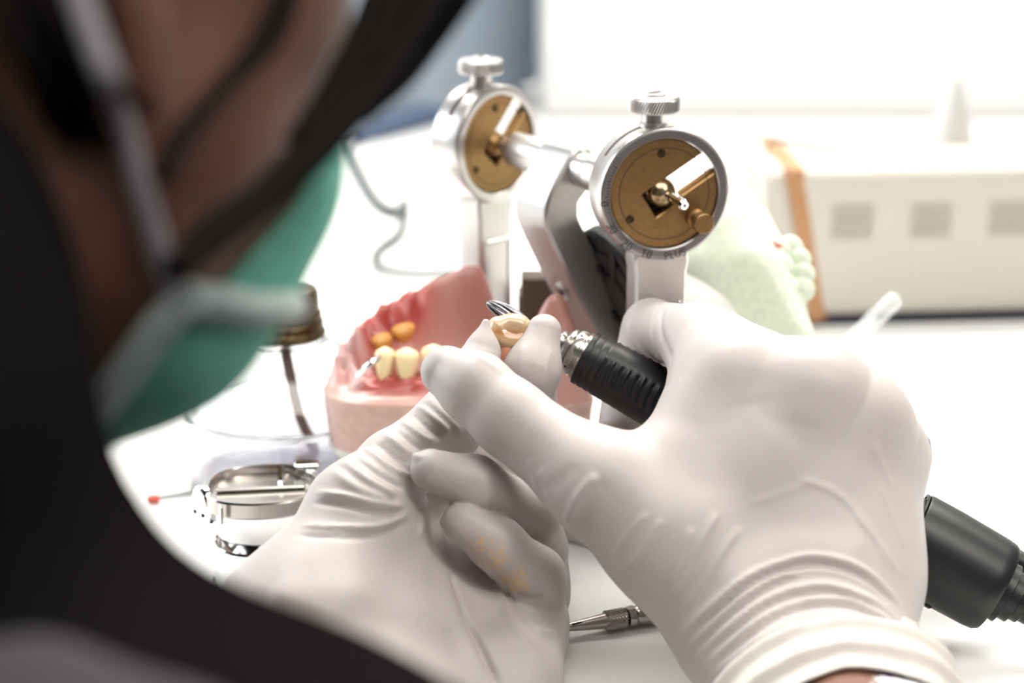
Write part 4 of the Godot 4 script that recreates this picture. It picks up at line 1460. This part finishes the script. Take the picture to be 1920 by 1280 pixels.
func scaler() -> void:
	var a := on_level(1052, 1178, 0.0034)
	var b := on_level(1202, 1152, 0.0034)
	var ax := (b - a).normalized()
	var l := (b - a).length()
	var fr := Transform3D(frame(ax), a)
	var root := thing("hand_instrument", "steel hand instrument with a knurled collar lying under the gloved hands", "hand tool", a)
	part("tip", lathe([Vector2(0, -0.002), Vector2(0.0007, -0.0015), Vector2(0.0012, 0.002), Vector2(0.0022, l * 0.5), Vector2(0.0024, l * 0.56), Vector2(0, l * 0.56)], 28).moved(fr), M.steel, root, 30.0)
	part("slot", block(Vector3(0.0006, l * 0.4, 0.0006), 0.0002, 0.0001).moved(fr * Transform3D(Basis(), Vector3(0.0007, l * 0.12, 0.0011))), M.dark, root)
	var rows := []
	for i in 15:
		var t := i / 14.0
		rows.append(ring(0.0029 if i > 0 and i < 14 else 0.0024, l * (0.54 + 0.27 * t), 72, 0.00018 * (1.0 if i % 2 else -1.0), 18))
	part("knurled_collar", MB.new().grid(rows, true, true, true).moved(fr), M.steel, root, 25.0)
	part("handle", lathe([Vector2(0, l * 0.81), Vector2(0.0030, l * 0.82), Vector2(0.0032, l * 0.9), Vector2(0.0026, l * 0.93), Vector2(0.0031, l * 0.97), Vector2(0.0031, 0.11), Vector2(0.002, 0.112), Vector2(0, 0.112)], 32).moved(fr), M.steel, root, 30.0)

func small_things() -> void:
	# grey cable on the bench
	var cp := []
	for q: Array in [[632, 266], [662, 305], [688, 352], [716, 386], [748, 396], [760, 376], [752, 432], [716, 462], [702, 482], [722, 503], [780, 512], [850, 510], [930, 500]]:
		cp.append(on_level(q[0], q[1], 0.0042))
	var cable_r := []
	for i in 97:
		cable_r.append(lerpf(0.0040, 0.0021, minf(1.0, i / 70.0)))
	var o := part("thin_cable", tube(spline(cp, 8), cable_r, 12), M.cable, self, 180.0)
	tag(o, "thin grey cable curling over the white bench behind the lamp", "cable")
	# thin brush with a red tip
	var a := on_level(276, 937, 0.0016)
	var b := on_level(352, 925, 0.0016)
	var br := thing("wire_probe", "thin wire probe with a red tip lying on the white bench", "probe", a)
	part("red_tip", tube([a, a.lerp(b, 0.1), a.lerp(b, 0.26), a.lerp(b, 0.3)], [0.0009, 0.0016, 0.0015, 0.0008], 12), M.red, br, 180.0, "red bead tip")
	part("shaft", tube([a.lerp(b, 0.28), b + (b - a) * 0.4], [0.0006], 10), M.cable, br, 180.0)
	# clear tube leaning up behind the glove
	var t0 := on_level(1345, 880, 0.0030)
	var t1 := at(1683, 556, 0.632)
	var gt := thing("clear_tube", "clear plastic tube slanting up beside the beige control unit", "tube", t0)
	var dir := (t1 - t0).normalized()
	var l := (t1 - t0).length()
	part("tube_wall", lathe([Vector2(0.0022, 0), Vector2(0.0030, 0), Vector2(0.0031, l * 0.7), Vector2(0.0033, l - 0.003), Vector2(0.0029, l - 0.0007), Vector2(0.0018, l), Vector2(0, l)], 32).moved(Transform3D(frame(dir), t0)), M.tube, gt, 40.0)
	part("tube_core", lathe([Vector2(0, 0.001), Vector2(0.0014, 0.001), Vector2(0.0014, l - 0.012), Vector2(0, l - 0.010)], 20).moved(Transform3D(frame(dir), t0)), M.tube, gt, 40.0)

func control_unit() -> void:
	var a := on_level(1424, 615, 0.0)
	var b := on_level(1920, 602, 0.0)
	var x := (b - a).normalized()
	var z := x.cross(Vector3.UP)
	var fr := Transform3D(Basis(x, Vector3.UP, z), a)                   # z towards the viewer
	var w := 0.190
	var h := 0.0725
	var dep := 0.085
	var root := thing("control_unit", "beige louvred control unit with a brown tape strap round its end", "control unit", a)
	part("housing", extrude(rrect(dep, h - 0.004, 0.006, 6), w, 0.0018).moved(fr * Transform3D(Basis(Vector3.FORWARD, Vector3.UP, Vector3.RIGHT), Vector3(0, 0.004 + (h - 0.004) / 2, -dep / 2))), M.unit, root, 30.0)
	part("base_plate", cube(Vector3(0.012, 0.0, -dep + 0.006), Vector3(w - 0.006, 0.0045, -0.002)).moved(fr), M.navy, root, 30.0)
	var s := 0.246 * 0.001
	for k in 4:
		var x0: float = 0.031 + k * 0.0365
		var v := part("vent", cube(Vector3(x0, h * 0.565, -0.0012), Vector3(x0 + 0.0190, h * 0.785, 0.0004)).moved(fr), M.unit_dark, root, 30.0)
		for j in 5:
			var y := h * 0.58 + j * 0.0031
			part("louvre", cube(Vector3(x0 + 0.0006, y, 0.0002), Vector3(x0 + 0.0184, y + 0.0016, 0.0013)).moved(fr), M.unit_mid, v, 30.0)
	var strap := []
	for q: Array in [[0.0185, h + 0.0006, -dep + 0.004], [0.0140, h + 0.0006, -0.008], [0.0128, h - 0.0012, -0.0016], [0.0138, h - 0.005, 0.0006], [0.0205, h * 0.5, 0.0006], [0.0272, 0.003, 0.0006]]:
		strap.append(fr * Vector3(q[0], q[1], q[2]))
	part("tape_strap", tube(spline(strap, 5), [0.0046], 14, 0.16, x), M.tape, root, 35.0, "brown tape strap")
	var rod := part("probe_wire", tube([fr * Vector3(0.0105, h + 0.0005, -0.045), fr * Vector3(0.012, h + 0.006, -0.045), fr * Vector3(0.047, h + 0.0012, -0.040)], [0.0010, 0.0012, 0.0007], 10), M.unit_wire, self, 180.0)
	tag(rod, "thin dark wire lying on top of the beige control unit", "wire")
	var cp := fr * Vector3(0.107, h, -0.066)
	var cone := part("pale_nozzle", lathe([Vector2(0, 0), Vector2(0.0098, 0), Vector2(0.0100, 0.001), Vector2(0.0078, 0.013), Vector2(0.0056, 0.021), Vector2(0.0034, 0.028), Vector2(0.0020, 0.031), Vector2(0, 0.0313)], 40).moved(Transform3D(Basis(), cp)), M.pale_grey, self, 50.0)
	tag(cone, "pale grey cone-shaped nozzle standing on the beige control unit", "nozzle")

func back_things() -> void:
	var a := on_level(520, 290, 0.0)
	var b := on_level(1010, 168, 0.0)
	var x := (b - a).normalized()
	var z := x.cross(Vector3.UP)
	if z.z < 0:
		z = -z
	var fr := Transform3D(Basis(x, Vector3.UP, x.cross(Vector3.UP)), a)
	var w := (b - a).length()
	var box := thing("storage_case", "plain blue-grey storage case standing at the far end of the bench", "case", a)
	part("case_body", cube(Vector3(0, 0.006, -0.30), Vector3(w, 0.34, 0.0)).moved(fr), M.blue_grey, box, 30.0)
	part("plinth", cube(Vector3(0.01, 0, -0.29), Vector3(w - 0.01, 0.007, -0.012)).moved(fr), M.blue_dark, box, 30.0)
	var dk := thing("dark_mound", "low dark blue mound lying against the blue-grey case", "pouch", on_level(770, 232, 0.0))  # low dark blue mound along the foot of the case
	var s := Soft.new()
	s.k_palm = 0.01
	var p := on_level(756, 246, 0.0)
	s.bone(p + x * -0.055 + Vector3(0, 0.006, 0.004), 0.006, p + x * 0.05 + Vector3(0, 0.007, 0.004), 0.0055)
	s.bone(p + x * -0.03 + Vector3(0, 0.009, 0.0), 0.007, p + x * 0.03 + Vector3(0, 0.009, 0.0), 0.006)
	s.build(0.004)
	part("mound_body", s.out(), M.blue_dark, dk, 180.0)
	var c := on_level(1016, 215, 0.0)
	var cab := thing("white_cabinet", "plain white cabinet standing at the far side of the bench", "cabinet", c)
	part("cabinet_body", cube(c + Vector3(0.0, 0.0, -0.34), c + Vector3(0.80, 0.40, 0.0)), M.cabinet, cab, 30.0)
	part("door", cube(c + Vector3(0.003, 0.002, 0.0), c + Vector3(0.498, 0.395, 0.012)), M.cabinet, cab, 30.0)
	part("door", cube(c + Vector3(0.502, 0.002, 0.0), c + Vector3(0.797, 0.395, 0.012)), M.cabinet, cab, 30.0)

func crown_piece() -> void:
	# the crown between finger and thumb: five cusps round a central groove, on a resin base
	var c := at(955, 622, 0.5035)
	var root := thing("crown", "amber ceramic molar crown on a pink base pinched between gloved fingertips", "crown", c)
	var s := Soft.new()
	s.k_palm = 0.0022
	var B := cam_basis
	var P := func(x: float, y: float, z: float) -> Vector3: return c + B * Vector3(x, y, z) * 0.001
	s.bone(P.call(-2.6, 0.6, -1.5), 0.0034, P.call(2.4, 0.6, -1.5), 0.0034)
	s.bone(P.call(-1.6, -1.8, -1.2), 0.0030, P.call(2.6, -2.4, -1.2), 0.0030)
	for q: Array in [[-3.4, 1.6, 0.2, 2.5], [0.3, 2.9, -0.6, 2.4], [3.2, 2.0, 0.2, 2.7], [-3.6, -1.2, 0.9, 2.0], [-1.1, -2.6, 1.1, 1.9], [1.6, -3.2, 1.2, 2.2], [3.6, -2.6, 0.8, 2.1]]:
		s.bone(P.call(q[0], q[1], q[2] - 1.0), q[3] * 0.001, P.call(q[0] * 0.98, q[1] * 0.98, q[2] + 0.2), q[3] * 0.00082)
	s.build(0.00042)
	s.c.resize(s.v.size())
	for i in s.v.size():
		var q := B.inverse() * (s.v[i] - c) * 1000.0
		var groove := exp(-pow((q.y + 0.4 + 0.12 * q.x) / 1.0, 2.0))
		var k := Color(0.52, 0.345, 0.19).lerp(Color(0.58, 0.43, 0.28), smoothstep(0.5, 3.5, q.y))
		k = k.lerp(Color(0.40, 0.155, 0.035), 0.8 * groove)
		k = k.lerp(Color(0.55, 0.39, 0.23), smoothstep(-2.4, -4.6, q.y))
		s.c[i] = k
	part("ceramic_body", s.out(), M.crown, root, 180.0)
	var b := Soft.new()
	b.k_palm = 0.003
	b.bone(P.call(0.0, -4.6, -2.0), 0.0042, P.call(-0.6, -13.0, -3.2), 0.0040)
	b.bone(P.call(2.2, -4.8, -2.0), 0.0036, P.call(1.0, -13.0, -3.0), 0.0036)
	b.build(0.0007)
	part("resin_base", b.out(), M.base_resin, root, 180.0, "salmon pink resin base")

# ---------- the technician
func person() -> void:
	var root := thing("person", "technician in teal mask, dark clothes and white gloves leaning over the work", "person", Vector3(-0.25, -0.75, 0.3))
	var th := []
	for f: Callable in [right_glove_mesh, left_glove_mesh, body_mesh, jacket_mesh, mask_mesh]:
		var t := Thread.new()
		t.start(f)
		th.append(t)
	var r: Array = []
	for t: Thread in th:
		r.append(t.wait_to_finish())
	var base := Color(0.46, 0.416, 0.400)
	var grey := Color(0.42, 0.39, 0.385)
	var ochre := Color(0.62, 0.42, 0.16)
	var gr: Soft = r[0]
	var gl: Soft = r[1]
	for s: Soft in [gr, gl]:
		for i in s.v.size():
			s.v[i].y = maxf(s.v[i].y, 0.0006)      # pressed flat on the bench
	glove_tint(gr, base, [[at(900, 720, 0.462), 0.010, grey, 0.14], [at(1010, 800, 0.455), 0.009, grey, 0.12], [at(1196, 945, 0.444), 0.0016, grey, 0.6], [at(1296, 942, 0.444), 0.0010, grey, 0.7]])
	part("glove", gr.out(), M.glove, root, 180.0, "white latex glove on the hand that holds the handpiece")
	glove_tint(gl, base, [
		[at(930, 1040, 0.461), 0.0052, ochre, 0.78], [at(965, 1088, 0.463), 0.0052, ochre, 0.82], [at(1000, 1130, 0.470), 0.005, ochre, 0.68], [at(905, 1015, 0.461), 0.005, ochre, 0.58],
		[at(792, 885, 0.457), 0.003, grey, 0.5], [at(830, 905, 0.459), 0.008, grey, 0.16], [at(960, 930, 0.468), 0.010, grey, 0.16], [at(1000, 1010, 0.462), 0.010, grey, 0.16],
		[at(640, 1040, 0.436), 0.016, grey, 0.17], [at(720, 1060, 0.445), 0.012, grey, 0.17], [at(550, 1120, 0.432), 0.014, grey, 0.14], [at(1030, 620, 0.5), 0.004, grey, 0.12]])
	part("glove", gl.out(), M.glove, root, 180.0, "white latex glove on the hand that holds the crown")
	cuff(root)
	var bd: Soft = r[2]
	for i in bd.v.size():
		if bd.v[i].z < 0.14 and bd.v[i].y > -0.02:
			bd.v[i].y = maxf(bd.v[i].y, 0.0022)
	part("body", bd.out(), M.skin, root, 180.0, "neck, cheek and ear in shadow")
	var jk: Soft = r[3]
	part("jacket", jk.out(), M.black_cloth, root, 180.0, "black jacket over the shoulder")
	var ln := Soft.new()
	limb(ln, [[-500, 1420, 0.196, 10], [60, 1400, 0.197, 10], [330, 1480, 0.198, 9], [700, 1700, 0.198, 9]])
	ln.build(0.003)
	part("shaded_coat_fold", ln.out(), M.shaded_white_cloth, root, 180.0, "fold of white coat with shade mixed into its grey-mauve colour")
	face(root, r[2], r[4])

func cuff(root: Node3D) -> void:
	# the flared, rolled end of the glove round the wrist
	var c0 := at(1518, 1186, 0.4495)
	var c1 := at(1600, 1420, 0.408)
	var ax := (c1 - c0).normalized()
	var side := (cam_basis * Vector3(1, 0.12, 0)).slide(ax).normalized()
	var front := ax.cross(side)
	if front.dot(cam_basis.z) < 0:
		front = -front
	var rows := []
	var n := 96
	var lobes := FastNoiseLite.new()
	lobes.seed = 2
	lobes.frequency = 1.3
	for i in 64:
		var t := i / 63.0
		var row := PackedVector3Array()
		for j in n:
			var a := TAU * j / n
			var w := lerpf(0.0268, 0.0300, smoothstep(0.40, 0.64, t)) - 0.0022 * smoothstep(0.8, 1.0, t)
			var d := lerpf(0.0165, 0.0225, smoothstep(0.40, 0.64, t)) - 0.0016 * smoothstep(0.8, 1.0, t)
			# the rim runs lower at the two sides than over the back of the wrist
			var along := t * (0.041 + 0.0030 * absf(cos(a)) - 0.001 * sin(a))
			var fold := 0.0009 * lobes.get_noise_2d(cos(a) * 1.2, sin(a) * 1.2 + t)
			fold += 0.0013 * exp(-pow((t - 0.60) / 0.045, 2.0)) - 0.0008 * exp(-pow((t - 0.69) / 0.04, 2.0))
			fold += 0.0012 * exp(-pow((t - 0.83) / 0.035, 2.0)) - 0.0006 * exp(-pow((t - 0.90) / 0.03, 2.0))
			var q := 1.0
			var pp := c0 + ax * along + side * cos(a) * (w + fold) * q + front * sin(a) * (d + fold) * q
			pp.y = maxf(pp.y, 0.0012)
			row.append(pp)
		rows.append(row)
	for i in 8:                                            # back inside, so that the latex has a thickness
		var t := 1.0 - i / 7.0 * 0.8
		var row := PackedVector3Array()
		for j in n:
			var a := TAU * j / n
			var w := lerpf(0.0268, 0.0300, smoothstep(0.40, 0.64, t)) - 0.0022 * smoothstep(0.8, 1.0, t) - 0.0008
			var d := lerpf(0.0165, 0.0225, smoothstep(0.40, 0.64, t)) - 0.0016 * smoothstep(0.8, 1.0, t) - 0.0008
			var along := t * (0.041 + 0.0030 * absf(cos(a)) - 0.001 * sin(a)) - 0.0002
			var pp := c0 + ax * along + side * cos(a) * w + front * sin(a) * d
			pp.y = maxf(pp.y, 0.0018)
			row.append(pp)
		rows.append(row)
	part("glove_cuff", MB.new().grid(rows, true), M.cuff, root, 180.0, "flared latex cuff with a rolled rim")
	# sleeve end: white terry cloth
	var sl := []
	var nz := FastNoiseLite.new()
	nz.seed = 9
	nz.frequency = 900.0
	for i in 40:
		var t := i / 39.0
		var row := PackedVector3Array()
		for j in 120:
			var a := TAU * j / 120.0
			var w := lerpf(0.0238, 0.034, sqrt(t))
			var d := lerpf(0.0180, 0.023, sqrt(t))
			if i == 0:
				w -= 0.004
				d -= 0.004
			var p := c0 + ax * (0.0392 + 0.0028 * absf(cos(a)) + t * 0.06) + Vector3.UP * (0.018 * t * t) + side * (cos(a) * w + 0.002) + front * sin(a) * d
			p += (p - c0).slide(ax).normalized() * 0.0009 * nz.get_noise_3dv(p)
			p.y = maxf(p.y, 0.0010)
			row.append(p)
		sl.append(row)
	part("sleeve", MB.new().grid(sl, true, true, true), M.white_cloth, root, 180.0, "white towelling sleeve end")

func fat(px: float, py: float, d: float) -> Vector3:
	return at(px, py, d * 0.79)

func limb_f(s: Soft, pts: Array, g := 0, far_from := 99) -> void:
	var o := []
	for p: Array in pts:
		o.append([p[0], p[1], p[2] * 0.79, p[3] * 0.79])
	limb(s, o, g, far_from)

func body_bones(s: Soft, grow: float) -> void:
	limb_f(s, [[20, -420, 0.365, 86 + grow], [120, -130, 0.37, 62 + grow]])
	limb_f(s, [[345, 130, 0.365, 29 + grow], [352, 330, 0.365, 21 + grow], [330, 430, 0.362, 18 + grow]])
	limb_f(s, [[352, 330, 0.365, 21 + grow], [250, 560, 0.362, 18 + grow], [120, 660, 0.362, 18 + grow]])
	limb_f(s, [[250, 250, 0.345, 26 + grow], [140, 420, 0.345, 24 + grow], [-60, 640, 0.355, 30 + grow]])

func body_mesh() -> Soft:
	var s := Soft.new()
	s.k_palm = 0.011
	body_bones(s, 0.0)
	# neck, shoulders, trunk and arms as far as the gloves
	limb_f(s, [[-60, -60, 0.36, 52], [-260, 420, 0.36, 52], [-420, 800, 0.36, 56]])
	var n := fat(-420, 800, 0.36)
	var rs := at(80, 1700, 0.262)
	var ls := Vector3(-0.34, 0.10, 0.10)
	s.bone(n, 0.040, rs, 0.028)
	s.bone(n, 0.040, ls, 0.042)
	s.bone(n, 0.044, Vector3(-0.24, -0.25, 0.36), 0.11)
	s.bone(Vector3(-0.24, -0.25, 0.36), 0.11, Vector3(-0.24, -0.6, 0.42), 0.12)
	var re := Vector3(0.15, 0.02, 0.36)
	s.bone(rs, 0.034, re, 0.033)
	s.bone(re, 0.030, at(1680, 1560, 0.372), 0.019)
	s.bone(at(1680, 1560, 0.372), 0.017, at(1560, 1370, 0.416), 0.0145)
	s.bone(at(1655, 1560, 0.372), 0.017, at(1610, 1370, 0.416), 0.0145)
	s.bone(at(1585, 1370, 0.416), 0.0145, at(1518, 1190, 0.4505), 0.0115)
	var le := Vector3(-0.24, 0.045, 0.20)
	s.bone(ls, 0.045, le, 0.034)
	s.bone(le, 0.034, at(440, 1520, 0.380), 0.014)
	s.bone(at(440, 1520, 0.380), 0.014, at(640, 1290, 0.440), 0.010)
	# ear: helix, lobe
	limb_f(s, [[225, -130, 0.298, 6], [270, 0, 0.296, 3.6], [280, 120, 0.297, 2.8], [280, 205, 0.300, 3.2]], 1, 9)
	limb_f(s, [[220, -110, 0.304, 6], [255, 60, 0.305, 4.0], [268, 180, 0.306, 3.6]], 1, 9)
	s.build(0.0042)
	return s

func jacket_mesh() -> Soft:
	var s := Soft.new()
	s.k_palm = 0.02
	var n := at(-560, 560, 0.285)
	var rs := at(-60, 1480, 0.25)
	var ls := Vector3(-0.35, 0.10, 0.11)
	s.bone(at(-480, 520, 0.232), 0.040, at(-470, 800, 0.230), 0.040)
	s.bone(at(-470, 800, 0.230), 0.040, at(-330, 1430, 0.248), 0.045)
	s.bone(at(-330, 1430, 0.248), 0.045, at(420, 1825, 0.244), 0.045)
	s.bone(n, 0.05, ls, 0.06)
	s.bone(at(-330, 1430, 0.248), 0.045, Vector3(-0.24, -0.25, 0.36), 0.12)
	s.bone(Vector3(-0.24, -0.25, 0.36), 0.12, Vector3(-0.24, -0.62, 0.42), 0.13)
	s.bone(ls, 0.055, Vector3(-0.24, 0.05, 0.20), 0.042)
	s.bone(Vector3(-0.24, 0.05, 0.20), 0.042, at(300, 1640, 0.350), 0.028)
	s.bone(at(420, 1825, 0.244), 0.045, Vector3(0.15, 0.02, 0.36), 0.040)
	s.bone(Vector3(0.15, 0.02, 0.36), 0.040, Vector3(0.135, 0.03, 0.235), 0.034)
	s.build(0.005)
	return s

func mask_mesh() -> Soft:
	var s := Soft.new()
	s.k_palm = 0.014
	limb_f(s, [[360, 150, 0.367, 28.5], [358, 230, 0.367, 25.3], [364, 330, 0.367, 21.6], [348, 425, 0.364, 19.8]])
	limb_f(s, [[378, 330, 0.367, 23.5], [262, 570, 0.364, 21.5], [118, 672, 0.364, 20]])
	var p0 := fat(610, 240, 0.372)
	var p1 := fat(395, 530, 0.345)
	var p2 := fat(90, 735, 0.338)
	var nn := (p1 - p0).cross(p2 - p0).normalized()
	if nn.dot(cam_basis * Vector3(0.5, -0.5, -1)) > 0:
		nn = -nn
	s.cut(p0, nn)
	s.build(0.003)
	# pleats
	var L := []
	for a: Array in [[600, 300, 560, 400, 470, 500], [620, 360, 580, 470, 480, 545], [350, 590, 280, 680, 180, 750], [390, 600, 310, 700, 220, 765]]:
		var pts := []
		for i in range(0, a.size(), 2):
			pts.append(Vector2(a[i], a[i + 1]))
		L.append(crease_line(s, pts, 3.0, 1.2))
	s.folds(L)
	return s

func on_mask(s: Soft, other: Soft, pts: Array, per := 5) -> Array:
	var o := []
	for q: Vector2 in spline(pts, per):
		var dir := (at(q.x, q.y, 1.0) - CAM_POS).normalized()
		var near := Vector3.INF
		for w: Soft in [s, other]:
			var hit := w.march(CAM_POS, dir, 0.12)
			if hit != Vector3.INF and (near == Vector3.INF or hit.distance_to(CAM_POS) < near.distance_to(CAM_POS)):
				near = hit
		if near != Vector3.INF:
			o.append(near)
	return o

func face(root: Node3D, body: Soft, mk: Soft) -> void:
	var m := part("face_mask", mk.out(), M.mask, root, 180.0, "teal pleated face mask")
	var hem := on_mask(mk, body, [Vector2(556, 575), Vector2(480, 578), Vector2(400, 566), Vector2(335, 556)])
	if hem.size() > 2:
		part("hem", tube(hem, [0.0030], 10), M.hem, m, 180.0)
	var hem2 := on_mask(mk, body, [Vector2(338, 560), Vector2(290, 612), Vector2(235, 688), Vector2(170, 775)])
	if hem2.size() > 2:
		part("hem", tube(hem2, [0.0030], 10), M.hem, m, 180.0)
	var lp := spline([fat(120, -120, 0.285), fat(150, 0, 0.287), fat(205, 150, 0.290)], 6)
	for q: Vector3 in on_mask(mk, body, [Vector2(220, 195), Vector2(250, 300), Vector2(290, 440), Vector2(318, 548)], 6):
		lp.append(q + (CAM_POS - q).normalized() * 0.0028)
	part("ear_loop", tube(lp, [0.0017], 10, 0.55), M.loop, m, 180.0, "white elastic ear loop")
	# hair: a cap over the skull and loose locks
	var hs := Soft.new()
	hs.k_palm = 0.02
	limb_f(hs, [[-60, -690, 0.40, 88], [430, -440, 0.40, 48], [690, -250, 0.385, 24]])
	limb_f(hs, [[-60, -690, 0.40, 88], [-300, -80, 0.345, 52]])
	hs.build(0.006)
	var h := part("hair", hs.out(), M.hair, root, 180.0, "dark brown hair with loose strands")
	var rng := RandomNumberGenerator.new()
	rng.seed = 4
	for lock: Array in [
		[[[850, -120, 0.372], [735, 90, 0.366], [632, 230, 0.358], [520, 345, 0.350], [415, 430, 0.341], [330, 505, 0.334]], 0.0023, 16],
		[[[560, -80, 0.345], [500, 70, 0.343], [410, 170, 0.338], [345, 250, 0.331], [308, 335, 0.324]], 0.0014, 5],
		[[[10, -160, 0.318], [75, 20, 0.318], [120, 130, 0.324], [160, 240, 0.336], [185, 320, 0.342]], 0.0065, 22],
		[[[770, -160, 0.372], [705, 0, 0.366], [640, 130, 0.360], [560, 260, 0.353]], 0.0022, 7],
		[[[850, -60, 0.385], [760, 100, 0.380], [680, 200, 0.374]], 0.0045, 12],
	]:
		for k in lock[2]:
			var pts := []
			var off: Vector3 = Vector3(rng.randf_range(-1, 1), rng.randf_range(-1, 1), rng.randf_range(-1, 1)) * lock[1]
			var n: int = lock[0].size()
			for i in n:
				var q: Array = lock[0][i]
				var taper := lerpf(1.0, 0.35, float(i) / (n - 1))
				pts.append(fat(q[0], q[1], q[2] * 0.955) + off * taper + Vector3(rng.randf_range(-1, 1), rng.randf_range(-1, 1), 0) * 0.0006)
			part("strand", tube(spline(pts, 6), [0.0012], 6), M.hair, h, 180.0)
